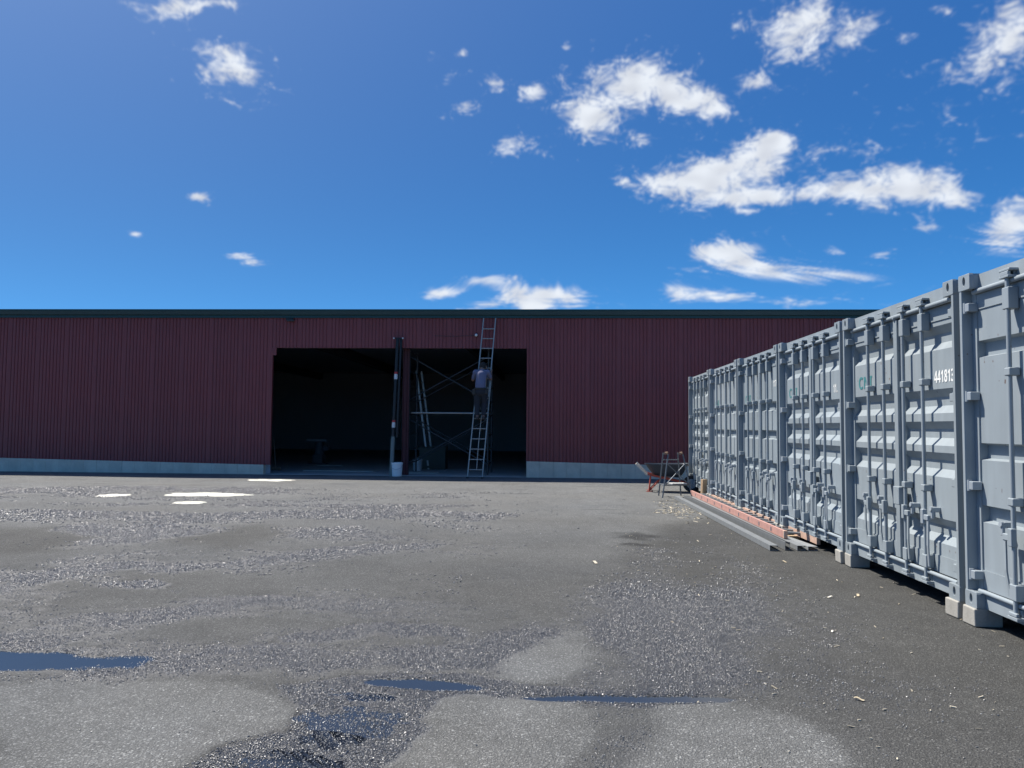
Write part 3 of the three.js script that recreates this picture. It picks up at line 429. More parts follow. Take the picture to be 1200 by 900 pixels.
// ---------------------------------------------------------------- ladder at the doorway and the person on it
const aluTex = tex(256, (u, v) => [0.8 + 0.25 * (tn(u, v, 8, 3) - 0.5)], { repeat: 2 });
const alu = mat({ color: lin(0.44, 0.43, 0.395), map: aluTex, roughness: 0.42, metalness: 0.35 }), dullAlu = mat({ color: lin(0.34, 0.36, 0.37), map: aluTex, roughness: 0.55, metalness: 0.3 });
function ladder(t, foot, top, width, tw, mt, from = 0, to = 1, off = 0) {      // two rails and rungs every 0.3 m between foot and top
  const d = top.clone().sub(foot), L = d.length(), a = foot.clone().addScaledVector(d, from), b = foot.clone().addScaledVector(d, to), up = d.clone().normalize(), across = V(1, 0, 0), n = up.clone().cross(across).normalize().multiplyScalar(-1), o = n.clone().multiplyScalar(off);
  for (const s of [-1, 1]) { const q = across.clone().multiplyScalar(s * width / 2).add(o), w2 = across.clone().multiplyScalar(s * tw / 2).add(o); mesh('rail', bar(a.clone().add(q), b.clone().add(w2), 0.03, 0.07), mt, t); }
  for (let h = 0.25; h < L - 0.1; h += 0.3) { const f = h / L; if (f < from || f > to) continue; const c = foot.clone().addScaledVector(d, f).add(o), w = lerp(width, tw, (f - from) / (to - from)) / 2; mesh('rung', rod(c.clone().add(V(-w, 0, 0)), c.clone().add(V(w, 0, 0)), 0.0165, 8), mt, t); }
}
const LF = V(-2.27, 0.0, -22.52), LT = V(-1.935, 4.72, WZ + 0.08);
{
  const t = thing('extension_ladder', 'tall aluminium ladder leaning on the warehouse eave with a person climbing it', 'ladder', [0, 0, 0]);
  ladder(t, LF, LT, 0.43, 0.41, alu, 0, 0.62);
  ladder(t, LF, LT, 0.37, 0.36, alu, 0.50, 1, 0.055);
  for (const s of [-1, 1]) mesh('foot', rb(-0.035, 0.035, 0, 0.05, -0.06, 0.06, 0.01).translate(LF.x + s * 0.215, 0, LF.z + 0.01), rubber, t);
  mesh('rope', tube([V(-1.98, 3.0, -22.93), V(-2.10, 2.0, -22.78), V(-2.19, 0.9, -22.62), V(-2.22, 0.25, -22.53)], 0.009, 20, 6), mat({ color: lin(0.5, 0.5, 0.46), roughness: 0.9 }), t);
}
function field(bones, center, half, N, k = 0.03) {      // bones: [ax, ay, az, ar, bx, by, bz, br]; smooth union meshed
  const mc = new MarchingCubes(N, new THREE.MeshBasicMaterial(), false, false, 400000); mc.isolation = 0;
  const B = bones.map((b) => [b[0], b[1], b[2], b[3], b[4] - b[0], b[5] - b[1], b[6] - b[2], b[7] - b[3]]);
  for (let z = 0; z < N; z++) for (let y = 0; y < N; y++) for (let x = 0; x < N; x++) {
    const px = (x / (N / 2) - 1) * half + center.x, py = (y / (N / 2) - 1) * half + center.y, pz = (z / (N / 2) - 1) * half + center.z; let s = 0, best = 1e9;
    for (const b of B) { const dx = px - b[0], dy = py - b[1], dz = pz - b[2], L = b[4] * b[4] + b[5] * b[5] + b[6] * b[6], t = L > 1e-9 ? clamp((dx * b[4] + dy * b[5] + dz * b[6]) / L) : 0, ex = dx - b[4] * t, ey = dy - b[5] * t, ez = dz - b[6] * t, d = Math.sqrt(ex * ex + ey * ey + ez * ez) - (b[3] + b[7] * t); if (d < best) best = d; if (d < 0.3) s += Math.exp(-d / k); }
    mc.field[x + y * N + z * N * N] = s > 1e-12 ? k * Math.log(s) : -best;
  }
  mc.update();
  const n = mc.count, p = mc.positionArray.slice(0, n * 3), q = mc.normalArray.slice(0, n * 3);
  for (let i = 0; i < n; i++) { p[i * 3] = p[i * 3] * half + center.x; p[i * 3 + 1] = p[i * 3 + 1] * half + center.y; p[i * 3 + 2] = p[i * 3 + 2] * half + center.z; }
  const g = new THREE.BufferGeometry(); g.setAttribute('position', new THREE.BufferAttribute(p, 3)); g.setAttribute('normal', new THREE.BufferAttribute(q, 3)); g.setAttribute('uv', new THREE.BufferAttribute(new Float32Array(n * 2), 2)); g.computeVertexNormals(); return g;
}
{
  const rungY = 1.69, O = V(-2.13, 0, -22.70);           // standing on a rung, back to the yard
  const J = (x, y, z) => [O.x + x, y, O.z + z];
  const seg = (a, ra, b, rbb) => [...a, ra, ...b, rbb];
  const pel = J(0.0, 2.53, 0.27), hipL = J(-0.10, 2.50, 0.25), hipR = J(0.10, 2.50, 0.25), kneeL = J(-0.10, 2.14, 0.14), kneeR = J(0.10, 2.20, 0.08), ankL = J(-0.09, 1.78, 0.16), ankR = J(0.09, 1.78, 0.15), toeL = J(-0.09, 1.735, -0.02), toeR = J(0.09, 1.735, -0.02);
  const waist = J(0.0, 2.70, 0.28), chest = J(0.02, 2.98, 0.22), neck = J(0.035, 3.13, 0.14), head = J(0.05, 3.25, 0.05), chin = J(0.05, 3.185, -0.02), shL = J(-0.155, 3.07, 0.17), shR = J(0.20, 3.07, 0.17);
  const elL = J(-0.235, 2.86, 0.02), wrL = J(-0.115, 3.0, -0.155), elR = J(0.27, 2.90, 0.0), wrR = J(0.275, 3.12, -0.165);
  const skin = mat({ color: lin(0.24, 0.13, 0.09), roughness: 0.6 }), shirtMat = mat({ color: lin(0.14, 0.145, 0.22), roughness: 0.95 }), trouserMat = mat({ color: lin(0.022, 0.026, 0.036), roughness: 0.95 }), hairMat = mat({ color: lin(0.018, 0.014, 0.012), roughness: 0.8 }), shoeMat = mat({ color: lin(0.05, 0.04, 0.035), roughness: 0.8 }), beltMat = mat({ color: lin(0.03, 0.026, 0.022), roughness: 0.7 });
  const person = thing('person', 'person in grey blue t-shirt and dark trousers climbing the tall ladder', 'person', [0, 0, 0]);
  const body = field([
    seg(neck, 0.055, head, 0.06), seg(head, 0.092, J(0.05, 3.265, 0.02), 0.09), seg(head, 0.08, chin, 0.055), seg(J(0.05, 3.225, -0.05), 0.014, J(0.05, 3.245, -0.035), 0.012), seg(J(-0.045, 3.235, 0.03), 0.016, J(-0.045, 3.255, 0.03), 0.016), seg(J(0.145, 3.235, 0.03), 0.016, J(0.145, 3.255, 0.03), 0.016),
    seg(waist, 0.125, chest, 0.135), seg(chest, 0.12, neck, 0.07), seg(shL, 0.06, shR, 0.06), seg(pel, 0.12, waist, 0.12), seg(hipL, 0.085, kneeL, 0.06), seg(hipR, 0.085, kneeR, 0.06), seg(kneeL, 0.055, ankL, 0.04), seg(kneeR, 0.055, ankR, 0.04), seg(ankL, 0.04, toeL, 0.032), seg(ankR, 0.04, toeR, 0.032),
    seg(shL, 0.052, elL, 0.042), seg(elL, 0.04, wrL, 0.028), seg(shR, 0.052, elR, 0.042), seg(elR, 0.04, wrR, 0.028)], V(O.x + 0.02, 2.52, O.z + 0.08), 0.95, 124, 0.014);
  const hand = (w, s) => {                               // a hand closed round the ladder rail: palm, four fingers bent over, thumb
    const [x, y, z] = w, P = (a, b, c) => [x + a * s, y + b, z + c], out = [seg(P(0, 0, 0), 0.026, P(0.0, 0.035, -0.05), 0.03), seg(P(-0.004, 0.0, -0.045), 0.022, P(-0.004, 0.055, -0.05), 0.022)];
    for (let f = 0; f < 4; f++) { const yy = -0.012 + f * 0.0215, l = [0.85, 1, 0.96, 0.78][3 - f]; out.push(seg(P(-0.008, yy, -0.06), 0.0095, P(0.004, yy + 0.004, -0.06 - 0.042 * l), 0.009), seg(P(0.004, yy + 0.004, -0.06 - 0.042 * l), 0.009, P(0.034 * l, yy + 0.006, -0.066 - 0.045 * l), 0.0085), seg(P(0.034 * l, yy + 0.006, -0.066 - 0.045 * l), 0.0085, P(0.045 * l, yy + 0.004, -0.062), 0.0075)); }
    out.push(seg(P(0.006, 0.035, -0.03), 0.012, P(0.03, 0.062, -0.05), 0.0105), seg(P(0.03, 0.062, -0.05), 0.0105, P(0.044, 0.07, -0.075), 0.009)); return field(out, V(x, y + 0.02, z - 0.05), 0.13, 76, 0.005);
  };
  mesh('body', [body, hand(wrL, 1), hand(wrR, -1)], skin, person);
  mesh('shirt', [field([seg(waist, 0.142, chest, 0.152), seg(J(0, 2.60, 0.28), 0.142, waist, 0.14), seg(chest, 0.135, J(0.03, 3.1, 0.16), 0.075), seg(shL, 0.074, shR, 0.074), seg(shL, 0.07, lerp3(shL, elL, 0.72), 0.064), seg(shR, 0.07, lerp3(shR, elR, 0.72), 0.064)], V(O.x + 0.02, 2.82, O.z + 0.18), 0.46, 84, 0.012)], shirtMat, person);
  mesh('trousers', [field([seg(pel, 0.142, J(0, 2.62, 0.28), 0.134), seg(hipL, 0.105, kneeL, 0.082), seg(hipR, 0.105, kneeR, 0.082), seg(kneeL, 0.08, J(-0.092, 1.86, 0.155), 0.066), seg(kneeR, 0.08, J(0.092, 1.86, 0.145), 0.066), seg(pel, 0.14, hipL, 0.1), seg(pel, 0.14, hipR, 0.1)], V(O.x, 2.25, O.z + 0.2), 0.52, 90, 0.012)], trouserMat, person);
  mesh('tool_belt', [new THREE.TorusGeometry(0.145, 0.022, 8, 24).rotateX(Math.PI / 2).scale(1.1, 1.4, 1).translate(pel[0], 2.585, pel[2]), rb(-0.23, -0.13, 2.40, 2.58, -0.06, 0.10, 0.02).translate(pel[0], 0, pel[2]), rb(0.13, 0.22, 2.42, 2.58, -0.06, 0.08, 0.02).translate(pel[0], 0, pel[2])], beltMat, person);
  mesh('hair', field([seg(J(0.05, 3.285, 0.04), 0.098, J(0.05, 3.25, 0.075), 0.09), seg(J(0.05, 3.2, 0.10), 0.06, J(0.05, 3.25, 0.08), 0.08)], V(O.x + 0.05, 3.25, O.z + 0.07), 0.2, 48, 0.01), hairMat, person);
  for (const [a, b] of [[ankL, toeL], [ankR, toeR]]) mesh('shoe', [field([[...a, 0.05, b[0], b[1] + 0.0, b[2], 0.042], [a[0], a[1] - 0.045, a[2] + 0.03, 0.036, b[0], b[1] - 0.01, b[2], 0.036]], V((a[0] + b[0]) / 2, 1.75, (a[2] + b[2]) / 2), 0.2, 44, 0.008)], shoeMat, person);
}
function lerp3(a, b, t) { return [lerp(a[0], b[0], t), lerp(a[1], b[1], t), lerp(a[2], b[2], t)]; }

// ---------------------------------------------------------------- things in and by the doorways
{
  const t = thing('scaffold_tower', 'steel scaffold tower with crossed braces inside the right doorway', 'scaffold', [0, 0, 0]), pipe = mat({ color: lin(0.05, 0.058, 0.062), map: aluTex, roughness: 0.55, metalness: 0.3 });
  const X0 = -4.48, X1 = -2.02, Z0 = -23.85, Z1 = -25.3;
  for (const x of [X0, X1]) for (const lift of [0, 1]) {
    const y = lift * 1.93, f = new THREE.Group(); f.name = 'end_frame'; t.add(f);
    for (const z of [Z0, Z1]) mesh('post', rod(V(x, y + 0.02, z), V(x, y + 1.92, z), 0.028, 10), pipe, f);
    for (const h of [0.35, 0.8, 1.25, 1.86]) mesh('crossbar', rod(V(x, y + h, Z0), V(x, y + h, Z1), 0.02, 8), pipe, f);
  }
  for (const z of [Z0 + 0.02, Z1 - 0.02]) for (const y of [0, 1.93]) { mesh('brace', rod(V(X0, y + 0.35, z), V(X1, y + 1.72, z), 0.02, 8), pipe, t); mesh('brace', rod(V(X0, y + 1.72, z + 0.03), V(X1, y + 0.35, z + 0.03), 0.02, 8), pipe, t); }
  mesh('guard_rail', rod(V(X0 + 0.1, 1.90, Z0 + 0.045), V(X1, 1.90, Z0 + 0.045), 0.027, 8), alu, t); mesh('guard_rail', rod(V(X0, 1.90, Z1), V(X1, 1.90, Z1), 0.022, 8), pipe, t);
}
{
  const t = thing('inner_ladder', 'narrow aluminium ladder tilted left inside the right doorway beside the scaffold', 'ladder', [-4.27, 0.01, -26.6], 0);
  const a = V(0, 0, 0), b = V(-0.50, 3.4, -0.15), d = 0.34;
  for (const z of [0, -d]) mesh('rail', bar(a.clone().add(V(z * -0.35, 0, z)), b.clone().add(V(z * -0.35, 0, z)), 0.06, 0.028), alu, t);
  for (let k = 1; k < 11; k++) { const p = a.clone().lerp(b, k / 11.3); mesh('rung', rod(p, p.clone().add(V(d * 0.35, 0, -d)), 0.016, 6), alu, t); }
}
function bucket(label, x, z, m, s = 1) {
  const t = thing('bucket', label, 'bucket', [x, 0.005, z]);
  mesh('pail', new THREE.LatheGeometry([[0, 0], [0.128, 0], [0.133, 0.01], [0.15, 0.30], [0.152, 0.30], [0.152, 0.315], [0.156, 0.32], [0.156, 0.345], [0.16, 0.35], [0.16, 0.375], [0.150, 0.378], [0.147, 0.36], [0.13, 0.02], [0, 0.015]].map((p) => new THREE.Vector2(p[0] * s, p[1] * s)), 28), m, t);
  mesh('bail', tube([V(-0.16 * s, 0.33 * s, 0), V(-0.13 * s, 0.24 * s, 0.115 * s), V(0, 0.19 * s, 0.165 * s), V(0.13 * s, 0.24 * s, 0.115 * s), V(0.16 * s, 0.33 * s, 0)], 0.004, 24, 6), steel, t);
}
bucket('white plastic bucket on the ground at the foot of the door pillar', -4.63, -22.98, mat({ color: lin(0.85, 0.85, 0.82), roughness: 0.5 }), 1.08);
bucket('dim grey bucket inside right doorway below the tilted ladder', -4.53, -25.9, mat({ color: lin(0.42, 0.44, 0.44), roughness: 0.55, map: blockTex }), 1.05);
{
  const t = thing('door_pole', 'tall dark pole with two pale bands standing before the door pillar', 'pole', [0, 0, 0]), dk = mat({ color: lin(0.007, 0.010, 0.012), roughness: 0.5 }), gr = mat({ color: lin(0.15, 0.19, 0.18), roughness: 0.6 });
  const A = V(-4.80, 0, -22.97), B = V(-4.70, 4.12, -23.1), at = (f) => A.clone().lerp(B, f);
  mesh('lower_tube', rod(at(0), at(0.285), 0.06, 14), gr, t); mesh('upper_tube', rod(at(0.28), at(1), 0.05, 14), dk, t); mesh('second_tube', rod(at(0.28).add(V(0.11, 0, -0.02)), at(0.995).add(V(0.10, 0, -0.02)), 0.04, 14), dk, t);
  for (const f of [0.37, 0.72]) { mesh('white_band', rod(at(f - 0.02), at(f + 0.018), 0.0525, 14), mat({ color: lin(0.62, 0.62, 0.6), roughness: 0.5 }), t); mesh('red_band', rod(at(f + 0.019), at(f + 0.034), 0.0525, 14), mat({ color: lin(0.42, 0.03, 0.03), roughness: 0.5 }), t); }
  mesh('clamp', rb(-4.80, -4.50, 4.10, 4.135, -23.12, -23.04, 0.006), dk, t); for (const x of [-4.80, -4.53]) mesh('bolt', new THREE.SphereGeometry(0.026, 10, 8).translate(x, 4.115, -23.03), mat({ color: lin(0.7, 0.7, 0.7), roughness: 0.4 }), t);
}
{
  const wood = mat({ color: lin(0.16, 0.13, 0.10), roughness: 0.9, map: blockTex });
  const t = thing('broom', 'thin pole of a broom leaning by the left edge of left doorway', 'broom', [0, 0, 0]);
  mesh('handle', rod(V(-9.05, 0.12, -25.1), V(-9.22, 1.05, -25.3), 0.016, 8), wood, t); mesh('broom_head', rb(-9.17, -8.88, 0.015, 0.13, -25.14, -25.06, 0.015), wood, t);
  const s = thing('bench_machine', 'dim pedestal machine with a flat top inside the left doorway', 'workbench', [-9.0, 0.012, -29.6]), gm = mat({ color: lin(0.07, 0.075, 0.08), roughness: 0.6 });
  mesh('table_top', rb(-0.40, 0.40, 0.86, 0.95, -0.3, 0.3, 0.012), mat({ color: lin(0.16, 0.17, 0.18), roughness: 0.5 }), s); mesh('pedestal', [new THREE.CylinderGeometry(0.15, 0.19, 0.5, 16).translate(0, 0.62, 0), rb(-0.2, 0.2, 0.03, 0.37, -0.2, 0.2, 0.03)], gm, s); mesh('base_plate', rb(-0.34, 0.34, 0, 0.03, -0.28, 0.28, 0.008), gm, s); mesh('motor', [new THREE.CylinderGeometry(0.1, 0.1, 0.24, 16).rotateX(Math.PI / 2).translate(0.28, 0.6, 0)], gm, s);
  const bd = mat({ color: lin(0.42, 0.42, 0.38), roughness: 0.85, map: blockTex });
  [['pale board flat on the floor in front of the pedestal machine', -7.55, -25.2, 1.1, 0.5, 0.05], ['pale board on the floor in the middle of left doorway', -6.4, -25.2, 1.3, 0.7, -0.04], ['pale board on the dim floor right of the pedestal machine', -8.2, -28.4, 0.9, 0.5, 0.2], ['pale board on the floor below the tilted inner ladder', -4.1, -24.5, 1.0, 0.35, 0.02]].forEach(([lb, x, z, w, d, a]) => { const m = tag(mesh('floor_board', rb(-w / 2, w / 2, 0, 0.025, -d / 2, d / 2, 0.005), bd), lb, 'board', 'boards on the warehouse floor'); m.position.set(x, 0.013, z); m.rotation.y = a; });
  const crate = mat({ color: lin(0.06, 0.07, 0.06), roughness: 0.9, map: blockTex });
  const c1 = thing('plywood_box', 'dark wooden box on the floor behind the dim grey bucket', 'box', [-4.15, 0.012, -26.9]); mesh('box_body', rb(-0.45, 0.45, 0, 0.75, -0.3, 0.3, 0.01), crate, c1); for (const y of [0.06, 0.66]) mesh('slat', rb(-0.46, 0.46, y, y + 0.07, 0.302, 0.32, 0.004), crate, c1); mesh('lid', rb(-0.47, 0.47, 0.752, 0.78, -0.32, 0.325, 0.004), crate, c1);
}
// ---------------------------------------------------------------- wheelbarrow and folding frame beside the last container
{
  const red = mat({ color: lin(0.5, 0.085, 0.05), map: aluTex, roughness: 0.6 }), tray = mat({ color: lin(0.025, 0.035, 0.05), roughness: 0.5 }), ash = mat({ color: lin(0.62, 0.54, 0.44), roughness: 0.7 });
  const t = thing('wheelbarrow', 'wheelbarrow with dark tray, red frame and pale handles by the last container', 'wheelbarrow', [2.62, 0, -18.75], -0.12);
  const loop = (hx, hz, y) => V(hx, y, hz), ring = [[-0.30, -0.20, 0.36], [0.34, -0.20, 0.34]];
  { const g = new THREE.BufferGeometry(), p = [], lv = [[0.37, 0.30, 0.20], [0.50, 0.40, 0.28], [0.64, 0.50, 0.345], [0.655, 0.52, 0.36], [0.645, 0.50, 0.345], [0.5, 0.385, 0.265], [0.385, 0.285, 0.19]], N = 28, q = [];
    lv.forEach(([y, a, b]) => { for (let k = 0; k < N; k++) { const w = k / N * 6.2832, c = Math.cos(w), s = Math.sin(w); p.push(Math.sign(c) * Math.pow(Math.abs(c), 0.5) * a + 0.05, y - 0.04 * (c < 0 ? 0 : c) * (y > 0.6 ? -0.6 : 1), Math.sign(s) * Math.pow(Math.abs(s), 0.5) * b); } });
    for (let l = 0; l < lv.length - 1; l++) for (let k = 0; k < N; k++) { const a = l * N + k, b = l * N + (k + 1) % N; q.push(a, a + N, b, b, a + N, b + N); }
    for (const l of [0, lv.length - 1]) for (let k = 1; k < N - 1; k++) q.push(l * N, l * N + k, l * N + k + 1);
    g.setAttribute('position', new THREE.Float32BufferAttribute(p, 3)); g.setIndex(q); g.computeVertexNormals(); mesh('tray', g, tray, t); }
  for (const s of [-1, 1]) {
    mesh('handle', [bar(V(0.55, 0.20, s * 0.06), V(-0.42, 0.42, s * 0.24), 0.035, 0.045, V(0, 0, 1))], red, t);
    mesh('grip', [bar(V(-0.40, 0.40, s * 0.235), V(-0.66, 0.66, s * 0.27), 0.045, 0.05, V(0, 0, 1))], ash, t);
    mesh('leg', [rod(V(-0.32, 0.38, s * 0.22), V(-0.36, 0.0, s * 0.23), 0.018), rod(V(-0.06, 0.33, s * 0.17), V(-0.36, 0.02, s * 0.23), 0.016), rb(-0.42, -0.28, 0, 0.018, s * 0.23 - 0.03, s * 0.23 + 0.03, 0.004)], red, t);
  }
  mesh('leg_brace', [rod(V(-0.35, 0.12, -0.23), V(-0.35, 0.12, 0.23), 0.014), rod(V(-0.33, 0.3, -0.225), V(-0.33, 0.3, 0.225), 0.014)], red, t);
  const wh = mesh('wheel', [new THREE.TorusGeometry(0.15, 0.045, 12, 28).translate(0.62, 0.195, 0)], rubber, t); mesh('rim', [new THREE.CylinderGeometry(0.115, 0.115, 0.05, 20).rotateX(Math.PI / 2).translate(0.62, 0.195, 0), rod(V(0.62, 0.195, -0.09), V(0.62, 0.195, 0.09), 0.012)], steel, wh);
  const f = thing('folding_frame', 'folding metal frame with two brown padded bars standing before the wheelbarrow', 'folding frame', [2.62, 0, -17.35], 0.25), fm = mat({ color: lin(0.13, 0.15, 0.17), roughness: 0.45, metalness: 0.4 }), pad = mat({ color: lin(0.30, 0.19, 0.13), roughness: 0.8 });
  for (const [s, x] of [[-1, -0.17], [1, 0.17]]) {
    const a = V(x * 2.0 - 0.02, 0, 0.26), b = V(x * 1.0, 0.93, 0.12), c = V(x * 1.0, 0.95, -0.16), d = V(x * 1.55 + 0.04, 0, -0.3);
    mesh('leg', rod(a, b, 0.0165), fm, f); mesh('leg', rod(d, c, 0.0165), fm, f); mesh('padded_bar', rod(b.clone().add(V(-0.09, 0.02, 0.02)), c.clone().add(V(0.1, 0.0, -0.02)), 0.026, 10), pad, f);
    mesh('side_bar', [rod(a.clone().lerp(b, 0.28), d.clone().lerp(c, 0.28), 0.012)], fm, f);
  }
  mesh('lower_bar', rod(V(-0.30, 0.27, 0.22), V(0.30, 0.27, 0.22), 0.014), fm, f); mesh('upper_bar', rod(V(-0.18, 0.80, -0.13), V(0.18, 0.80, -0.13), 0.013), fm, f); mesh('cross_brace', [rod(V(-0.27, 0.28, 0.22), V(0.2, 0.72, 0.15), 0.010), rod(V(0.27, 0.28, 0.22), V(-0.2, 0.72, 0.15), 0.010)], fm, f);
  mesh('shelf', rb(-0.12, 0.22, 0.285, 0.31, 0.0, 0.24, 0.006), mat({ color: lin(0.5, 0.5, 0.48), roughness: 0.7 }), f);
}
// ---------------------------------------------------------------- long stock lying along the containers
{
  const zinc = (a) => mat({ color: lin(a, a * 1.06, a * 1.08), map: aluTex, roughness: 0.5, metalness: 0.15 });
  const Cee = (w, h, l) => profile([[0, 0], [w, 0], [w, 0.018], [w - 0.004, 0.018], [w - 0.004, 0.004], [0.004, 0.004], [0.004, h - 0.004], [w - 0.004, h - 0.004], [w - 0.004, h - 0.018], [w, h - 0.018], [w, h], [0, h]], l);
  const lay = (name, label, cat, grp, g, m, x, y, z, ry) => { const o = tag(mesh(name, metric(g), m), label, cat, grp); o.position.set(x, y, z); o.rotation.y = ry; return o; };
  const G = 'long steel channels beside the containers';
  lay('steel_channel', 'outermost long galvanised steel channel on the asphalt beside the orange ladder', 'steel channel', G, Cee(0.10, 0.065, 6.9), zinc(0.25), 2.55, 0.006, -16.75, 0.016);
  lay('steel_channel', 'middle long galvanised steel channel, lying open upwards beside the orange ladder', 'steel channel', G, Cee(0.1, 0.06, 6.7).rotateZ(Math.PI / 2).translate(0.1, 0, 0), zinc(0.20), 2.685, 0.006, -16.6, 0.02);
  lay('steel_channel', 'innermost long galvanised steel channel under the edge of the orange ladder', 'steel channel', G, Cee(0.1, 0.06, 6.8), zinc(0.28), 2.83, 0.006, -16.7, 0.026);
  lay('steel_channel', 'short end of steel channel poking out under the orange ladder', 'steel channel', G, Cee(0.12, 0.05, 1.2), zinc(0.34), 3.02, 0.006, -11.1, 0.1);
  const fib = mat({ color: lin(0.56, 0.31, 0.26), map: aluTex, roughness: 0.6 }), fib2 = mat({ color: lin(0.62, 0.42, 0.32), map: aluTex, roughness: 0.65 });
  const t = thing('orange_ladder', 'long orange fibreglass ladder lying flat beside the container blocks', 'ladder', [2.93, 0.075, -17.0], 0.012), L = 6.5;
  mesh('rail', metric(Cee(0.04, 0.095, L)), fib, t); const r2 = mesh('rail', metric(Cee(0.04, 0.085, L).scale(1, 1, 1)), fib2, t); r2.position.set(0.30, -0.02, 0.35);
  for (let k = 0; k < 21; k++) mesh('rung', [rod(V(0.02, 0.045, 0.25 + k * 0.3), V(0.315, 0.03, 0.25 + k * 0.3), 0.017, 8)], dullAlu, t);
  for (let k = 0; k < 11; k++) mesh('rung_plate', rb(-0.004, -0.0005, 0.02, 0.075, 0.55 + k * 0.6 - 0.02, 0.55 + k * 0.6 + 0.02, 0.0015), darkSteel, t);
  mesh('end_cap', rb(-0.005, 0.045, -0.004, 0.10, L, L + 0.05, 0.006), fib2, t); const e2 = mesh('end_cap', rb(0.295, 0.345, -0.024, 0.07, L + 0.35, L + 0.40, 0.006), fib2, t);
  const wd = mat({ color: lin(0.42, 0.30, 0.19), roughness: 0.9, map: blockTex });
  for (const [z, lb] of [[-16.2, 'far'], [-13.4, 'middle'], [-10.9, 'near']]) { const b = tag(mesh('timber_bearer', rb(-0.22, 0.22, 0, 0.05, -0.045, 0.045, 0.005), wd), `short timber bearer under the ${lb} part of the orange ladder`, 'timber', 'bearers under the orange ladder'); b.position.set(3.12, 0.005, z); b.rotation.y = 0.1; }
  const pk = tag(mesh('timber_stake', rb(-0.05, 0.05, 0, 0.42, -0.045, 0.045, 0.006), wd), 'short pale timber post standing against the second container from far end', 'timber post'); pk.position.set(3.17, 0, -16.85); pk.rotation.set(0, 0.3, -0.05);
}
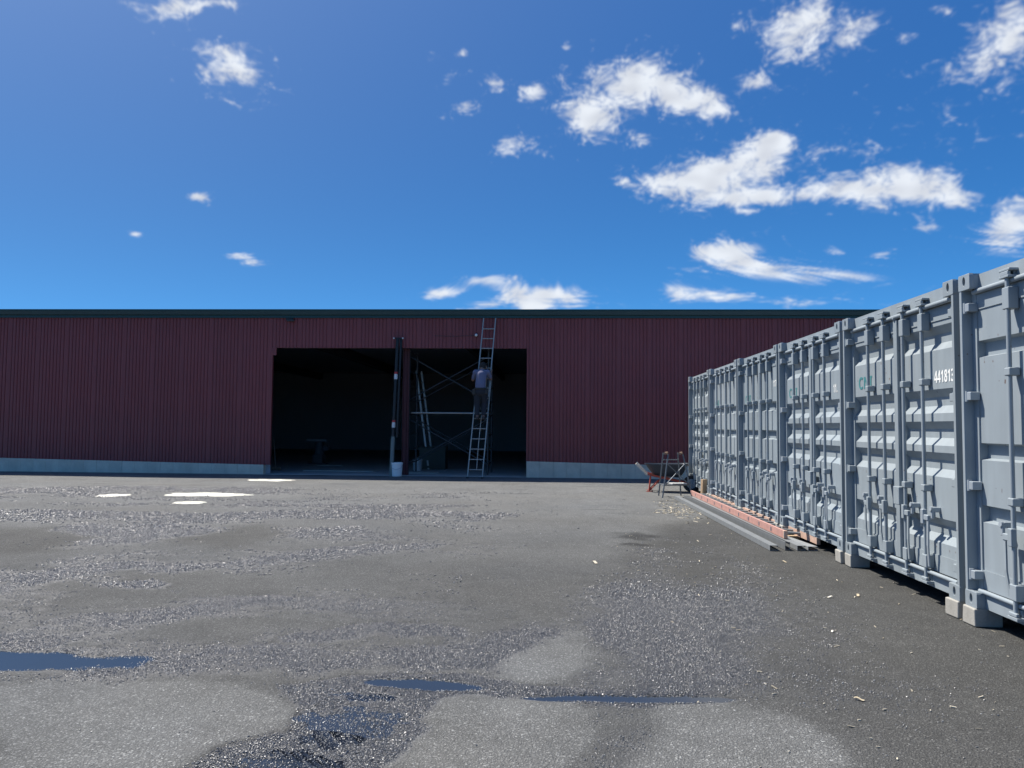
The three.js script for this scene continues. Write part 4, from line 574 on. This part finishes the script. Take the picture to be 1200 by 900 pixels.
// ---------------------------------------------------------------- pale patches, litter
{
  const r = mulberry(31), white = mat({ color: lin(0.62, 0.605, 0.53), roughness: 0.85, map: blockTex });
  const patch = (label, x, z, a, b, seed) => { const pos = [0, 0.009, 0], idx = [], N = 40; for (let ring = 1; ring <= 3; ring++) for (let k = 0; k < N; k++) { const w = k / N * 6.2832, q = (1 + 0.45 * noise(Math.cos(w) * 1.6 + seed, Math.sin(w) * 1.6) + 0.35 * noise(Math.cos(w) * 5 + seed, Math.sin(w) * 5)) * [0, 0.6, 0.93, 1][ring]; pos.push(Math.cos(w) * a * q, [0, 0.009, 0.006, -0.004][ring], Math.sin(w) * b * q); } for (let k = 0; k < N; k++) { const n = (k + 1) % N; idx.push(0, 1 + n, 1 + k); for (let g = 0; g < 2; g++) { const o = 1 + g * N; idx.push(o + k, o + n, o + N + k, o + n, o + N + n, o + N + k); } } const g = new THREE.BufferGeometry(); g.setAttribute('position', new THREE.Float32BufferAttribute(pos, 3)); g.setAttribute('uv', new THREE.Float32BufferAttribute(pos.filter((_, i) => i % 3 !== 1), 2)); g.setIndex(idx); g.computeVertexNormals(); const m = tag(mesh('white_residue', g, white), label, 'white patch', 'white patches on the asphalt'); m.position.set(x, groundHeight(x, z) + 0.003, z); };
  patch('small white dried patch on asphalt farthest to the left', -9.15, -15.85, 0.30, 0.33, 3); patch('largest white dried patch on the asphalt before the left wall', -7.42, -16.35, 0.86, 0.42, 8); patch('narrow white dried patch just nearer than the largest one', -6.92, -14.62, 0.30, 0.22, 5); patch('white dried patch close to the shadow by the left doorway', -7.6, -20.75, 0.55, 0.35, 11);
  const chipMat = [lin(0.62, 0.55, 0.42), lin(0.5, 0.42, 0.28), lin(0.7, 0.66, 0.56)].map((c) => mat({ color: c, roughness: 0.9 }));
  const curl = (s) => { const g = new THREE.PlaneGeometry(0.07 * s, 0.022 * s, 8, 2).rotateX(-Math.PI / 2), p = g.attributes.position; for (let i = 0; i < p.count; i++) p.setY(i, 0.004 + 0.012 * s * Math.sin(p.getX(i) / s * 40 + 1) ** 2); g.computeVertexNormals(); return g; };
  [['pale wood chip lying alone on the middle of the asphalt', 0.46, -8.77, 1.5, 0], ['yellow crumpled scrap on asphalt at the front right', 1.70, -4.52, 0.8, 1], ['pale chip on dark asphalt below the channel ends', 2.60, -9.05, 1.1, 1], ['pale chip on the dark asphalt before the second nearest container', 2.47, -7.2, 0.9, 2], ['thin pale splinter right of the other chip on dark asphalt', 2.75, -7.3, 1.0, 1], ['small pale scrap lying nearest the wet strip on the right', 2.07, -6.0, 0.6, 2]].forEach(([lb, x, z, s, k]) => { const m = tag(mesh('wood_chip', curl(s), chipMat[k]), lb, 'wood chip', 'chips and scraps on the asphalt'); m.position.set(x, groundHeight(x, z) + 0.003, z); m.rotation.y = r() * 3; });
  const geo = new THREE.BoxGeometry(0.05, 0.005, 0.012), inst = new THREE.InstancedMesh(geo, mat({ color: 0xffffff, roughness: 0.9 }), 420), M = new THREE.Matrix4(), Q = new THREE.Quaternion();
  for (let i = 0; i < 420; i++) {
    let x, z, s = 0.4 + r() * 1.1; const k = r();
    if (k < 0.5) { x = 2.25 + (r() - 0.3) * 0.75; z = -14.6 + (r() + r() - 1) * 2.4; } else if (k < 0.62) { x = 1.75 + r() * 0.5; z = -14.2 + (r() - 0.5) * 0.8; } else { x = 0.8 + r() * 2.6; z = -3.6 - r() * 8; s *= 0.5; }
    Q.setFromEuler(new THREE.Euler((r() - 0.5) * 0.5, r() * 6.28, (r() - 0.5) * 0.5)); M.compose(V(x, groundHeight(x, z) + 0.005, z), Q, V(s * (0.6 + r()), 1, s)); inst.setMatrixAt(i, M);
    const t = 0.2 + r() * 0.5; inst.setColorAt(i, lin(t, t * 0.88, t * 0.66));
  }
  inst.name = 'wood_shavings'; inst.castShadow = inst.receiveShadow = true; scene.add(inst); tag(inst, 'scattered wood shavings and straw on the asphalt near the lumber', 'wood shavings', null, 'stuff');
}
scene.traverse((o) => { if (o.isMesh) { o.castShadow = true; o.receiveShadow = true; } });
renderer.render(scene, camera);
